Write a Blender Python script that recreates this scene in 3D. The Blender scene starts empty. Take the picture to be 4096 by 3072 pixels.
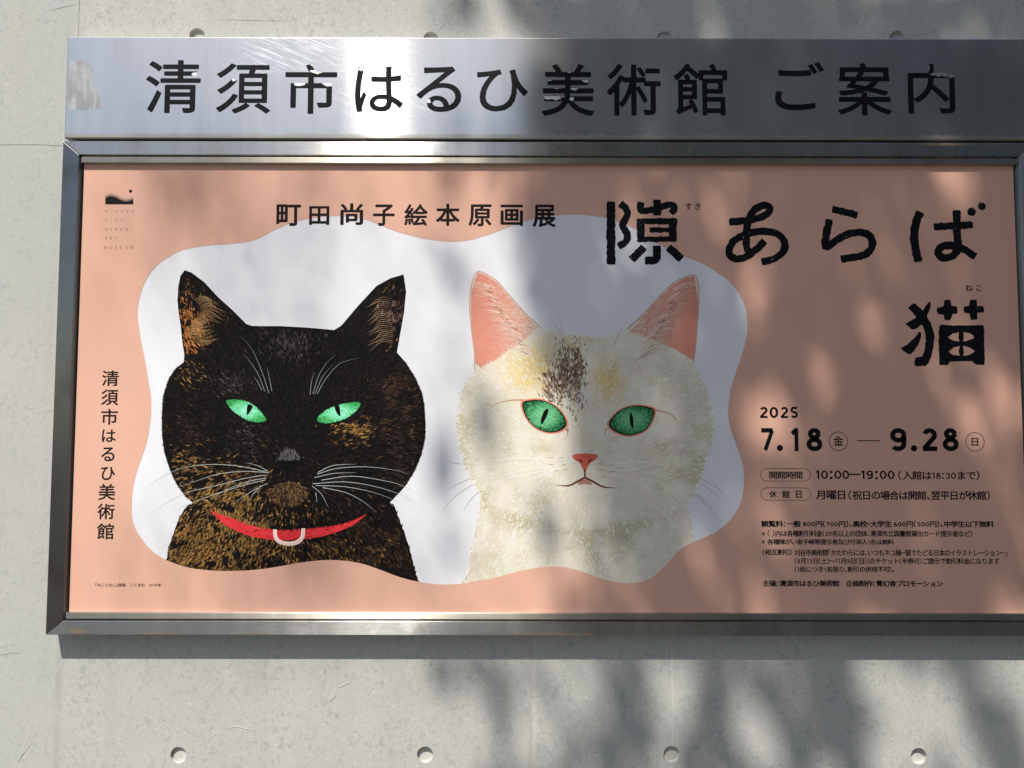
import bpy, bmesh, math, random
import numpy as np
from mathutils import Matrix, Vector

random.seed(7)
rng = np.random.default_rng(7)
S = bpy.context.scene
COL = S.collection

# ------------------------------------------------------------------ camera
Z0 = 0.75                                   # height of the lower row of tie holes above the ground
F, CX, CY = 2840.0, 2048.0, 1536.0          # focal length and centre, in units of the 4096 wide frame
CAM = np.array([0.8084, -1.7729, 0.8123 + Z0])
PITCH, YAW, ROLL = 0.0526, 0.0009, -0.0018
cam_d = bpy.data.cameras.new('camera')
cam = bpy.data.objects.new('camera', cam_d)
COL.objects.link(cam)
cam_d.sensor_width = 36.0
cam_d.lens = F / 4096.0 * 36.0
cam_d.clip_start = 0.05
cam_d.clip_end = 3000
fwd = Vector((math.sin(YAW) * math.cos(PITCH), math.cos(YAW) * math.cos(PITCH), math.sin(PITCH))).normalized()
right = fwd.cross(Vector((0, 0, 1))).normalized()
up = right.cross(fwd).normalized()
r2 = right * math.cos(ROLL) - up * math.sin(ROLL)
u2 = right * math.sin(ROLL) + up * math.cos(ROLL)
m = Matrix((r2, u2, -fwd)).transposed().to_4x4()
m.translation = Vector(CAM)
cam.matrix_world = m
S.camera = cam
RGT, UPV, FWD = np.array(r2), np.array(u2), np.array(fwd)

# ------------------------------------------------------------------ light
SUN = np.array([-0.169, -0.507, 0.845]); SUN = SUN / np.linalg.norm(SUN)
ELEV = math.asin(SUN[2])
AZ = math.atan2(SUN[0], SUN[1])
world = bpy.data.worlds.new('World')
S.world = world
world.use_nodes = True
wn = world.node_tree
bg = wn.nodes['Background']
sky = wn.nodes.new('ShaderNodeTexSky')
sky.sky_type = 'NISHITA'
sky.sun_disc = False
sky.sun_elevation = ELEV
sky.sun_rotation = AZ
sky.air_density = 1.0
sky.dust_density = 1.6
wn.links.new(sky.outputs[0], bg.inputs[0])
bg.inputs[1].default_value = 0.095
sl = bpy.data.lights.new('sun', 'SUN')
sl.energy = 4.3
sl.angle = math.radians(0.53)
sl.color = (1.0, 0.955, 0.885)
so = bpy.data.objects.new('sun', sl)
COL.objects.link(so)
so.rotation_euler = Vector(SUN).to_track_quat('Z', 'Y').to_euler()
so.location = (-4, -8, 12)
vs = S.view_settings
vs.view_transform = 'Standard'
vs.look = 'None'
vs.exposure = 0.52
vs.gamma = 1.0
vs.use_curve_mapping = False
S.cycles.max_bounces = 8
S.cycles.sample_clamp_indirect = 6.0

# ------------------------------------------------------------------ helpers
FRONT, POSTER = 0.043, 0.032                # distance of sign face and of poster sheet from the wall


def at(x, y, d=POSTER):
    """a measured point of the flat sign or wall -> (x, z) in metres on the plane d in front of the wall"""
    w = RGT * ((x - CX) / F) - UPV * ((y - CY) / F) + FWD
    t = (-d - CAM[1]) / w[1]
    p = CAM + t * w
    return (float(p[0]), float(p[2]))


def ruler(ox, oy, s, d=POSTER):
    return lambda u, v: at(ox + u * s, oy + v * s, d)


ORIGIN = {}


def org(o):
    while o.parent:
        o = o.parent
    return ORIGIN.get(o.name, Vector((0, 0, 0)))


def link(name, me, mat=None, parent=None):
    o = bpy.data.objects.new(name, me)
    COL.objects.link(o)
    if parent is not None:
        o.parent = parent
        me.transform(Matrix.Translation(-org(parent)))
    if mat is not None:
        me.materials.append(mat)
    return o


def tag(o, label=None, cat=None, group=None, kind=None):
    for k, v in (('label', label), ('category', cat), ('group', group), ('kind', kind)):
        if v:
            o[k] = v
    return o


def empty(name, loc, label, cat):
    o = bpy.data.objects.new(name, None)
    COL.objects.link(o)
    o.location = loc
    ORIGIN[o.name] = Vector(loc)
    return tag(o, label, cat)


def fill_mesh(polys):
    """flat mesh of closed outlines with even-odd holes; vertices in (x, z, 0)"""
    cu = bpy.data.curves.new('fill', 'CURVE')
    cu.dimensions = '2D'
    cu.fill_mode = 'FRONT'
    for poly in polys:
        sp = cu.splines.new('POLY')
        sp.points.add(len(poly) - 1)
        for p, q in zip(sp.points, poly):
            p.co = (q[0], q[1], 0, 1)
        sp.use_cyclic_u = True
    o = bpy.data.objects.new('fill', cu)
    COL.objects.link(o)
    dg = bpy.context.evaluated_depsgraph_get()
    me = o.evaluated_get(dg).to_mesh()
    V = [tuple(v.co) for v in me.vertices]
    P = [tuple(p.vertices) for p in me.polygons]
    bpy.data.objects.remove(o)
    bpy.data.curves.remove(cu)
    return V, P


class Flat:
    """collects flat outlines and glyphs on the sign plane and links them as one mesh"""

    def __init__(self, d):
        self.d, self.V, self.P = d, [], []

    def raw(self, V2, P):
        n = len(self.V)
        self.V += [(a, -self.d, b) for a, b in V2]
        self.P += [tuple(i + n for i in p) for p in P]

    def poly(self, *polys):
        V, P = fill_mesh(polys)
        self.raw([(v[0], v[1]) for v in V], P)

    def text(self, s, box, K, bold=0.0):
        V, P = layout(s, bold)
        xs = [v[0] for v in V]; ys = [v[1] for v in V]
        x0, x1, y0, y1 = min(xs), max(xs), min(ys), max(ys)
        a = K(box[0], box[1]); b = K(box[2], box[1]); c = K(box[0], box[3]); e = K(box[2], box[3])
        X0, X1 = (a[0] + c[0]) / 2, (b[0] + e[0]) / 2
        T, B = (a[1] + b[1]) / 2, (c[1] + e[1]) / 2
        n = len(self.V)
        self.V += [(X0 + (v[0] - x0) / (x1 - x0) * (X1 - X0), -self.d - v[2] * 1.5e-6, B + (v[1] - y0) / (y1 - y0) * (T - B)) for v in V]
        self.P += [tuple(i + n for i in p) for p in P]

    def ribbon(self, pts, w, rough=0.0, cap=0.16, step=0.005):
        """brush stroke as a strip; it may cross itself"""
        C = smooth_path(pts, step)
        T = np.gradient(C, axis=0)
        T /= np.linalg.norm(T, axis=1, keepdims=True) + 1e-12
        C = np.vstack([C[:1] - T[:1] * w * cap * .6, C, C[-1:] + T[-1:] * w * cap * .6])
        T = np.vstack([T[:1], T, T[-1:]])
        Nn = np.stack([-T[:, 1], T[:, 0]], 1)
        n = len(C)
        hw = np.full((n, 1), w / 2)
        hw[0] *= .72; hw[-1] *= .72
        A = C + Nn * (hw + rng.normal(0, rough, (n, 1)))
        Bq = C - Nn * (hw + rng.normal(0, rough, (n, 1)))
        k = len(self.V)
        for i in range(n):
            y = -self.d - i * 2e-7
            self.V += [(A[i][0], y, A[i][1]), (Bq[i][0], y, Bq[i][1])]
        self.P += [(k + 2 * i, k + 2 * i + 1, k + 2 * i + 3, k + 2 * i + 2) for i in range(n - 1)]

    def stroke(self, pts, w, rough=0.0, cap=0.25, step=0.006, taper=None):
        self.poly(stroke_outline(pts, w, rough, cap, step, taper))

    def build(self, name, mat, parent):
        me = bpy.data.meshes.new(name)
        me.from_pydata(self.V, [], self.P)
        me.update()
        flip = [p.index for p in me.polygons if p.normal.y > 0]
        if flip:
            bm = bmesh.new(); bm.from_mesh(me); bm.faces.ensure_lookup_table()
            bmesh.ops.reverse_faces(bm, faces=[bm.faces[i] for i in flip])
            bm.to_mesh(me); bm.free()
        return link(name, me, mat, parent)


GLYPH = {}
NARROW = {'（': .52, '）': .52, '(': .42, ')': .42, '「': .5, '」': .5, '『': .5, '』': .5, '〈': .5, '〉': .5, '、': .48, '。': .5, '：': .5, ':': .40, '・': .45, '－': .72, ' ': .30, '～': .95, '1': .46}


def glyph(ch):
    """triangles and bounds of one character (digits and brackets from the same East Asian face)"""
    if ch not in GLYPH:
        cu = bpy.data.curves.new('glyph', 'FONT')
        cu.body = chr(ord(ch) + 0xFEE0) if 33 <= ord(ch) <= 126 else ch
        cu.fill_mode = 'FRONT'
        cu.resolution_u = 5
        o = bpy.data.objects.new('glyph', cu)
        COL.objects.link(o)
        dg = bpy.context.evaluated_depsgraph_get()
        me = o.evaluated_get(dg).to_mesh()
        V = [(v.co.x, v.co.y) for v in me.vertices]
        P = [tuple(p.vertices) for p in me.polygons]
        bpy.data.objects.remove(o)
        bpy.data.curves.remove(cu)
        GLYPH[ch] = (V, P)
    return GLYPH[ch]


def arc(cx, cy, rx, ry, a0, a1, n=18):
    return [(cx + rx * math.cos(math.radians(a0 + (a1 - a0) * i / n)), cy + ry * math.sin(math.radians(a0 + (a1 - a0) * i / n))) for i in range(n + 1)]


def digit_paths(ch, w):
    """centre lines of geometric sans figures, cap height .68, for a stem of width w"""
    h = .68
    e = w / 2
    if ch == '0':
        return [arc(.25, h / 2, .235 - e, h / 2 - e, 90, 451, 40)]
    if ch == '1':
        return [[(.27, 0), (.27, h)], [(.27, h - e), (.24, h - e), (.12, h - e - .10)]]
    if ch == '2':
        return [arc(.245, h - .205, .205 - e * .9, .205 - e, 165, -38, 22) + [(.07, e)], [(.035, e), (.455, e)]]
    if ch == '3':
        return [arc(.23, h - .18, .18 - e * .7, .18 - e, 160, -90, 20), arc(.23, .2, .215 - e, .2 - e * .6, 90, -160, 24)]
    if ch == '4':
        return [[(.36, 0), (.36, h)], [(.36, h - e), (.05, .2), (.05, .17)], [(.03, .17), (.48, .17)]]
    if ch == '5':
        return [[(.42, h - e), (.09, h - e)], [(.11, h - e), (.09, .36)], arc(.235, .215, .22 - e, .215 - e, 130, -150, 26)]
    if ch == '6':
        return [arc(.25, .215, .225 - e, .215 - e, 0, 360, 30), [(.05 + e, .25), (.12, .45), (.31, h)]]
    if ch == '7':
        return [[(.03, h - e), (.46, h - e)], [(.44, h - e), (.17, 0)]]
    if ch == '8':
        return [arc(.25, h - .175, .19 - e, .175 - e, 0, 361, 26), arc(.25, .2, .235 - e, .205 - e, 0, 361, 30)]
    return [arc(.25, h - .215, .225 - e, .215 - e, 0, 361, 30), [(.475 - e, h - .26), (.462 - e, .2)] + arc(.235, .2, .225 - e, .2 - e, 0, -145, 18)[1:]]


def digit(ch, w):
    V, P = [], []
    for path in digit_paths(ch, w):
        C = np.array(path, float)
        T = np.gradient(C, axis=0)
        T /= np.linalg.norm(T, axis=1, keepdims=True) + 1e-12
        Nn = np.stack([-T[:, 1], T[:, 0]], 1) * (w / 2)
        k = len(V)
        for c, n_ in zip(C, Nn):
            V += [tuple(c + n_), tuple(c - n_)]
        P += [(k + 2 * i, k + 2 * i + 1, k + 2 * i + 3, k + 2 * i + 2) for i in range(len(C) - 1)]
    return V, P


def layout(s, bold):
    V, P, pen = [], [], 0.0
    k = 0.92                                             # one em of the face in font units
    for ch in s:
        w = NARROW.get(ch, .58 if 33 <= ord(ch) <= 126 else 1.0) * k
        if ch in ' \u3000':
            pen += w
            continue
        gv, gp = digit(ch, .072 + 2 * bold) if ch.isdigit() and ord(ch) < 128 else glyph(ch)
        if ch in NARROW or ord(ch) < 127:
            xs = [v[0] for v in gv]
            dx = pen + w / 2 - (min(xs) + max(xs)) / 2
            if ch in '、。':
                dx = pen + .06 - min(xs)
        else:
            dx = pen
        bold_ = min(bold, .006) if ch == '※' else bold
        shifts = [(0, 0)] + ([(bold_ * math.cos(t * math.pi / 4), bold_ * math.sin(t * math.pi / 4)) for t in range(8)] if bold and not (ch.isdigit() and ord(ch) < 128) else [])
        for q, (sx_, sy_) in enumerate(shifts):
            n = len(V)
            V += [(v[0] + dx + sx_, v[1] + sy_, q) for v in gv]
            P += [tuple(i + n for i in p) for p in gp]
        pen += w
    return V, P


def smooth_path(pts, step, closed=False):
    """Catmull-Rom through the points, resampled"""
    P = [np.array(p, float) for p in pts]
    n = len(P)
    if n == 2 and not closed:
        k = max(2, int(np.linalg.norm(P[1] - P[0]) / step))
        return np.array([P[0] + (P[1] - P[0]) * i / k for i in range(k + 1)])
    out = []
    rngi = range(n) if closed else range(n - 1)
    for i in rngi:
        p1, p2 = P[i], P[(i + 1) % n]
        p0 = P[(i - 1) % n] if (closed or i > 0) else 2 * p1 - p2
        p3 = P[(i + 2) % n] if (closed or i + 2 < n) else 2 * p2 - p1
        k = max(2, int(np.linalg.norm(p2 - p1) / step))
        for j in range(k):
            t = j / k
            out.append(0.5 * ((2 * p1) + (-p0 + p2) * t + (2 * p0 - 5 * p1 + 4 * p2 - p3) * t * t + (-p0 + 3 * p1 - 3 * p2 + p3) * t ** 3))
    if not closed:
        out.append(P[-1])
    return np.array(out)


def stroke_outline(pts, w, rough=0.0, cap=0.25, step=0.006, taper=None):
    C = smooth_path(pts, step)
    T = np.gradient(C, axis=0)
    T /= np.linalg.norm(T, axis=1, keepdims=True) + 1e-12
    N = np.stack([-T[:, 1], T[:, 0]], 1)
    n = len(C)
    hw = np.full(n, w / 2)
    if taper:
        hw = hw * np.interp(np.linspace(0, 1, n), [0, 0.5, 1], taper)
    j1 = rng.normal(0, rough, (n, 1)); j2 = rng.normal(0, rough, (n, 1))
    A = C + N * (hw[:, None] + j1)
    Bq = C - N * (hw[:, None] + j2)
    c = cap * w
    a0, b0, a1, b1 = A[0], Bq[0], A[-1], Bq[-1]
    # rounded square ends
    end = [a1 + T[-1] * 0 , a1 * 0.85 + b1 * 0.15 + T[-1] * c * 0.6, b1 * 0.85 + a1 * 0.15 + T[-1] * c * 0.6]
    sta = [b0 * 0.85 + a0 * 0.15 - T[0] * c * 0.6, a0 * 0.85 + b0 * 0.15 - T[0] * c * 0.6]
    return [tuple(p) for p in A] + [tuple(p) for p in end[1:]] + [tuple(p) for p in Bq[::-1]] + [tuple(p) for p in sta]


def roughen(poly, amp, step=0.004):
    out = []
    n = len(poly)
    for i in range(n):
        a, b = np.array(poly[i]), np.array(poly[(i + 1) % n])
        k = max(1, int(np.linalg.norm(b - a) / step))
        for j in range(k):
            out.append(tuple(a + (b - a) * j / k + rng.normal(0, amp, 2)))
    return out


def circle(c, r, n=40):
    return [(c[0] + r * math.cos(2 * math.pi * i / n), c[1] + r * math.sin(2 * math.pi * i / n)) for i in range(n)]


def box_bm(bm, x0, x1, y0, y1, z0, z1):
    vs_ = [bm.verts.new(p) for p in ((x0, y0, z0), (x1, y0, z0), (x1, y1, z0), (x0, y1, z0), (x0, y0, z1), (x1, y0, z1), (x1, y1, z1), (x0, y1, z1))]
    for f in ((0, 3, 2, 1), (4, 5, 6, 7), (0, 1, 5, 4), (1, 2, 6, 5), (2, 3, 7, 6), (3, 0, 4, 7)):
        bm.faces.new([vs_[i] for i in f])


def prism_bm(bm, poly, yf, yb):
    """closed (x, z) outline extruded from yf (front) to yb (back)"""
    a = [bm.verts.new((x, yf, z)) for x, z in poly]
    b = [bm.verts.new((x, yb, z)) for x, z in poly]
    bm.faces.new(a)
    bm.faces.new(b[::-1])
    n = len(poly)
    for i in range(n):
        j = (i + 1) % n
        bm.faces.new((a[j], a[i], b[i], b[j]))


def finish(name, bm, mat, parent, axis=None, bevel=0.0, seg=2, smooth=False):
    bmesh.ops.recalc_face_normals(bm, faces=bm.faces)
    if bevel:
        bmesh.ops.bevel(bm, geom=list(bm.edges), offset=bevel, segments=seg, profile=0.5, affect='EDGES', clamp_overlap=True)
    if axis is not None:
        uv = bm.loops.layers.uv.new('brush')
        o = [i for i in range(3) if i != axis]
        for f in bm.faces:
            n = f.normal
            for l in f.loops:
                c = l.vert.co
                if abs(n[axis]) > 0.8:
                    l[uv].uv = (c[o[0]], c[o[1]])
                else:
                    l[uv].uv = (c[axis], c[o[0]] + c[o[1]])
    for f in bm.faces:
        f.smooth = smooth
    me = bpy.data.meshes.new(name)
    bm.to_mesh(me)
    bm.free()
    return link(name, me, mat, parent)


# ------------------------------------------------------------------ materials
def srgb(*c):
    out = []
    for v in c:
        v = v / 255.0
        out.append(v / 12.92 if v <= 0.04045 else ((v + 0.055) / 1.055) ** 2.4)
    return tuple(out)


def mat_new(name):
    m_ = bpy.data.materials.new(name)
    m_.use_nodes = True
    nt = m_.node_tree
    return m_, nt, nt.nodes['Principled BSDF'], nt.nodes['Material Output']


def N(nt, typ, **kw):
    n = nt.nodes.new(typ)
    for k, v in kw.items():
        if hasattr(n, k):
            setattr(n, k, v)
        else:
            n.inputs[k.replace('_', ' ')].default_value = v
    return n


def ramp(nt, fac, stops):
    r = nt.nodes.new('ShaderNodeValToRGB')
    e = r.color_ramp.elements
    while len(e) < len(stops):
        e.new(0.5)
    for i, (p, c) in enumerate(stops):
        e[i].position = p
        e[i].color = (c, c, c, 1) if not isinstance(c, tuple) else (*c, 1)
    nt.links.new(fac, r.inputs[0])
    return r.outputs[0]


def math_(nt, op, a, b=None, c=None, clamp=False):
    n = nt.nodes.new('ShaderNodeMath')
    n.operation = op
    n.use_clamp = clamp
    for i, v in enumerate((a, b, c)):
        if v is None:
            continue
        if isinstance(v, (int, float)):
            n.inputs[i].default_value = v
        else:
            nt.links.new(v, n.inputs[i])
    return n.outputs[0]


def mixc(nt, fac, a, b, blend='MIX'):
    n = nt.nodes.new('ShaderNodeMix')
    n.data_type = 'RGBA'
    n.blend_type = blend
    for s, v in (('Factor', fac),):
        if isinstance(v, (int, float)):
            n.inputs[0].default_value = v
        else:
            nt.links.new(v, n.inputs[0])
    for i, v in ((6, a), (7, b)):
        if isinstance(v, tuple):
            n.inputs[i].default_value = (*v[:3], 1)
        else:
            nt.links.new(v, n.inputs[i])
    return n.outputs[2]


def wpos(nt, scale=(1, 1, 1), rot=(0, 0, 0)):
    g = nt.nodes.new('ShaderNodeNewGeometry')
    mp = nt.nodes.new('ShaderNodeMapping')
    mp.inputs['Scale'].default_value = scale
    mp.inputs['Rotation'].default_value = rot
    nt.links.new(g.outputs['Position'], mp.inputs[0])
    return mp.outputs[0]


def noise(nt, vec, scale, detail=3, rough=0.55, dist=0.0):
    n = nt.nodes.new('ShaderNodeTexNoise')
    nt.links.new(vec, n.inputs['Vector'])
    n.inputs['Scale'].default_value = scale
    n.inputs['Detail'].default_value = detail
    n.inputs['Roughness'].default_value = rough
    n.inputs['Distortion'].default_value = dist
    return n.outputs[0]


def steel(nt, b, axis='x', grime=True, rough=0.40, base=(0.56, 0.555, 0.54), scratch=None):
    """brushed stainless steel on Principled node b; the brush lines run along the u of the 'brush' map"""
    b.inputs['Metallic'].default_value = 1.0
    b.inputs['Anisotropic'].default_value = 1.0
    b.inputs['Anisotropic Rotation'].default_value = 0.25
    tg = nt.nodes.new('ShaderNodeTangent')
    tg.direction_type = 'UV_MAP'
    tg.uv_map = 'brush'
    nt.links.new(tg.outputs[0], b.inputs['Tangent'])
    sc = {'x': (1.2, 30, 60), 'z': (60, 30, 1.2)}[axis]
    fine = noise(nt, wpos(nt, sc), 22, 2)
    streak = noise(nt, wpos(nt, (9, 3, 0.7) if axis == 'x' else (3, 3, 2)), 2.2, 3)
    blot = noise(nt, wpos(nt), 9, 4, 0.62)
    dirt = ramp(nt, blot, [(0.52, 0.0), (0.72, 1.0)])
    col = mixc(nt, ramp(nt, streak, [(0.35, 0.0), (0.65, 1.0)]), tuple(c * 0.86 for c in base), base)
    col = mixc(nt, math_(nt, 'MULTIPLY', dirt, 0.35 if grime else 0.12), col, (0.33, 0.28, 0.21))
    nt.links.new(col, b.inputs['Base Color'])
    r = math_(nt, 'ADD', math_(nt, 'MULTIPLY', math_(nt, 'SUBTRACT', fine, 0.5), 0.10), rough)
    r = math_(nt, 'ADD', r, math_(nt, 'MULTIPLY', dirt, 0.10))
    nt.links.new(r, b.inputs['Roughness'])
    bp = nt.nodes.new('ShaderNodeBump')
    bp.inputs['Strength'].default_value = 0.05
    bp.inputs['Distance'].default_value = 0.0006
    nt.links.new(fine, bp.inputs['Height'])
    nt.links.new(bp.outputs[0], b.inputs['Normal'])
    return fine


def spots(nt, pts, amp=0.004, nscale=130):
    """mask of ragged spots: list of (x, z, rx, rz)"""
    v = wpos(nt)
    nz = noise(nt, v, nscale, 3, 0.6)
    sx = nt.nodes.new('ShaderNodeSeparateXYZ')
    nt.links.new(v, sx.inputs[0])
    best = None
    for x, z, rx, rz in pts:
        dx = math_(nt, 'DIVIDE', math_(nt, 'SUBTRACT', sx.outputs[0], x), rx)
        dz = math_(nt, 'DIVIDE', math_(nt, 'SUBTRACT', sx.outputs[2], z), rz)
        d = math_(nt, 'SQRT', math_(nt, 'ADD', math_(nt, 'MULTIPLY', dx, dx), math_(nt, 'MULTIPLY', dz, dz)))
        best = d if best is None else math_(nt, 'MINIMUM', best, d)
    best = math_(nt, 'ADD', best, math_(nt, 'MULTIPLY', math_(nt, 'SUBTRACT', nz, 0.5), 2.2))
    return math_(nt, 'LESS_THAN', best, 1.0), best


def m_steel(name, axis, **kw):
    m_, nt, b, o = mat_new(name)
    steel(nt, b, axis, **kw)
    return m_


HT, HB = 1.7725 + Z0, 1.5125 + Z0           # header top and bottom
FT, FB = 1.5060 + Z0, 0.3000 + Z0           # frame top and bottom
XL, XR = -0.3060, 2.1100                    # frame left and right
IB_ = 0.3335 + Z0


def rusty(m_, pts):
    nt = m_.node_tree
    b = nt.nodes['Principled BSDF']
    o = nt.nodes['Material Output']
    _, d = spots(nt, pts, nscale=45)
    r = nt.nodes.new('ShaderNodeBsdfPrincipled')
    r.inputs['Base Color'].default_value = (0.20, 0.135, 0.07, 1)
    r.inputs['Roughness'].default_value = 0.7
    mx = nt.nodes.new('ShaderNodeMixShader')
    nt.links.new(math_(nt, 'MULTIPLY', ramp(nt, d, [(0.4, 1.0), (1.25, 0.0)]), 0.6), mx.inputs[0])
    nt.links.new(b.outputs[0], mx.inputs[1])
    nt.links.new(r.outputs[0], mx.inputs[2])
    nt.links.new(mx.outputs[0], o.inputs[0])
    return m_


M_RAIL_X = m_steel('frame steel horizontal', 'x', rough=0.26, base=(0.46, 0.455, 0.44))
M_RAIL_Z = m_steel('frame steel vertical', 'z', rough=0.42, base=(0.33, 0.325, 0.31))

rusty(M_RAIL_X, [(XL + .075, FB + .008, .03, .007), (XL + .035, IB_ - .004, .02, .005), (XL + .27, FB + .005, .05, .004), (XL + .5, FB + .003, .06, .003), (0.9, FB + .002, .2, .003), (1.9, FT - .004, .12, .004)])


def m_strip():
    m_, nt, b, o = mat_new('inner strip steel')
    steel(nt, b, 'x', rough=0.40, base=(0.52, 0.48, 0.41))
    return m_


M_STRIP = m_strip()


def m_header():
    m_, nt, b, o = mat_new('header steel')
    steel(nt, b, 'x', grime=False, rough=0.30, base=(0.52, 0.51, 0.49))
    # polishing swirls: isotropic, scratched zones
    rt = N(nt, 'ShaderNodeBsdfAnisotropic') if False else None
    v = wpos(nt, (1, 1, 1), (0, math.radians(-22), 0))
    mp = nt.nodes.new('ShaderNodeMapping')
    mp.inputs['Scale'].default_value = (3, 1, 90)
    nt.links.new(v, mp.inputs[0])
    sc = noise(nt, mp.outputs[0], 5, 3, 0.6, 0.15)
    h1 = KH(1900, 330, 0)
    zone = noise(nt, wpos(nt, (1, 1, 1.4)), 3.1, 2)
    _, d = spots(nt, [(h1[0], h1[1], 0.19, 0.10), (h1[0] + 0.20, h1[1] - 0.12, 0.16, 0.05)], nscale=9)
    zone = ramp(nt, d, [(0.35, 1.0), (1.2, 0.0)])
    mask = math_(nt, 'MULTIPLY', zone, ramp(nt, sc, [(0.53, 0.0), (0.66, 1.0)]))
    g = nt.nodes.new('ShaderNodeBsdfPrincipled')
    g.inputs['Metallic'].default_value = 1
    g.inputs['Base Color'].default_value = (0.75, 0.75, 0.74, 1)
    g.inputs['Roughness'].default_value = 0.52
    an = nt.nodes.new('ShaderNodeBsdfAnisotropic')
    an.distribution = 'GGX'
    an.inputs['Anisotropy'].default_value = 0.80
    an.inputs['Rotation'].default_value = 0.0
    fr = noise(nt, wpos(nt, (14, 3, 1.0)), 3.0, 3)
    nt.links.new(math_(nt, 'ADD', math_(nt, 'MULTIPLY', fr, 0.03), 0.130), an.inputs['Roughness'])
    for sock in ('Base Color', 'Tangent', 'Normal'):
        nt.links.new(b.inputs[sock].links[0].from_socket, an.inputs['Color' if sock == 'Base Color' else sock])
    mx = nt.nodes.new('ShaderNodeMixShader')
    nt.links.new(math_(nt, 'ADD', math_(nt, 'MULTIPLY', mask, 0.45), 0.16), mx.inputs[0])
    nt.links.new(an.outputs[0], mx.inputs[1])
    nt.links.new(g.outputs[0], mx.inputs[2])
    # pale grime along the lower lip
    sx = nt.nodes.new('ShaderNodeSeparateXYZ')
    nt.links.new(wpos(nt), sx.inputs[0])
    low = math_(nt, 'SUBTRACT', sx.outputs[2], HB + 0.004)
    low = math_(nt, 'ADD', low, math_(nt, 'MULTIPLY', noise(nt, wpos(nt, (1, 1, 0.3)), 60, 3), 0.012))
    lm = ramp(nt, low, [(0.012, 1.0), (0.016, 0.0)])
    d2 = nt.nodes.new('ShaderNodeBsdfPrincipled')
    d2.inputs['Base Color'].default_value = (0.30, 0.27, 0.22, 1)
    d2.inputs['Metallic'].default_value = 0.6
    d2.inputs['Roughness'].default_value = 0.5
    mx2 = nt.nodes.new('ShaderNodeMixShader')
    nt.links.new(math_(nt, 'MULTIPLY', lm, 0.7), mx2.inputs[0])
    nt.links.new(mx.outputs[0], mx2.inputs[1])
    nt.links.new(d2.outputs[0], mx2.inputs[2])
    nt.links.new(mx2.outputs[0], o.inputs[0])
    return m_


zs = 1400 / 2212


def KH(u, v, k=0):
    return at((0, 1300, 2696)[k] + u * zs, v * zs, FRONT)


PEEL = [(1232, 470, 20, 12, 0), (2003, 452, 40, 14, 0), (1985, 405, 25, 9, 0), (1888, 528, 42, 17, 0), (2078, 528, 36, 18, 0), (1478, 502, 14, 9, 0),
        (230, 436, 17, 14, 1), (655, 640, 12, 12, 1), (1645, 512, 18, 10, 1), (1418, 500, 24, 12, 1), (1465, 552, 22, 12, 1), (1572, 560, 24, 14, 1),
        (1440, 618, 62, 13, 1), (1541, 452, 16, 9, 1), (1560, 625, 16, 12, 1),
        (1603, 425, 14, 30, 2), (1690, 468, 62, 15, 2), (1752, 480, 26, 14, 2)]


def m_vinyl():
    m_, nt, b, o = mat_new('black vinyl lettering')
    P = []
    for u, v, ru, rv, k in PEEL:
        x, z = KH(u, v, k)
        P.append((x, z, ru * zs * 1.73 / F, rv * zs * 1.73 / F))
    mask, _ = spots(nt, P)
    b.inputs['Base Color'].default_value = (0.006, 0.0065, 0.008, 1)
    b.inputs['Roughness'].default_value = 0.6
    b.inputs['Specular IOR Level'].default_value = 0.10
    g = nt.nodes.new('ShaderNodeBsdfPrincipled')
    g.inputs['Metallic'].default_value = 1
    g.inputs['Base Color'].default_value = (0.60, 0.59, 0.57, 1)
    g.inputs['Roughness'].default_value = 0.45
    mx = nt.nodes.new('ShaderNodeMixShader')
    nt.links.new(mask, mx.inputs[0])
    nt.links.new(b.outputs[0], mx.inputs[1])
    nt.links.new(g.outputs[0], mx.inputs[2])
    nt.links.new(mx.outputs[0], o.inputs[0])
    return m_


def m_plain(name, col, rough=0.6, spec=0.3, vary=0.0, vscale=30):
    m_, nt, b, o = mat_new(name)
    b.inputs['Roughness'].default_value = rough
    b.inputs['Specular IOR Level'].default_value = spec
    if vary:
        n_ = noise(nt, wpos(nt), vscale, 3)
        nt.links.new(mixc(nt, n_, tuple(c * (1 - vary) for c in col), tuple(min(1, c * (1 + vary)) for c in col)), b.inputs['Base Color'])
    else:
        b.inputs['Base Color'].default_value = (*col, 1)
    return m_


SALMON = (0.69, 0.400, 0.298)
M_SALMON = m_plain('salmon print', SALMON, 0.55, 0.12, 0.02, 4)
M_WHITE = m_plain('white print', (0.745, 0.738, 0.765), 0.55, 0.12, 0.01, 4)
M_INK = m_plain('black ink', (0.006, 0.0065, 0.008), 0.6, 0.08)
M_INK2 = m_plain('soft black ink', (0.015, 0.011, 0.011), 0.6, 0.08)
M_PALE = m_plain('thin brown lettering', (0.20, 0.11, 0.085), 0.6, 0.1)


def m_titleink():
    m_, nt, b, o = mat_new('stamped title ink')
    n_ = noise(nt, wpos(nt), 210, 2, 0.6)
    z_ = noise(nt, wpos(nt), 26, 2, 0.6)
    k = math_(nt, 'MULTIPLY', ramp(nt, n_, [(0.66, 0.0), (0.70, 1.0)]), ramp(nt, z_, [(0.50, 0.0), (0.60, 1.0)]))
    nt.links.new(mixc(nt, k, (0.006, 0.007, 0.009), (0.22, 0.21, 0.21)), b.inputs['Base Color'])
    b.inputs['Roughness'].default_value = 0.55
    b.inputs['Specular IOR Level'].default_value = 0.08
    return m_


M_TITLE = m_titleink()


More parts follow.
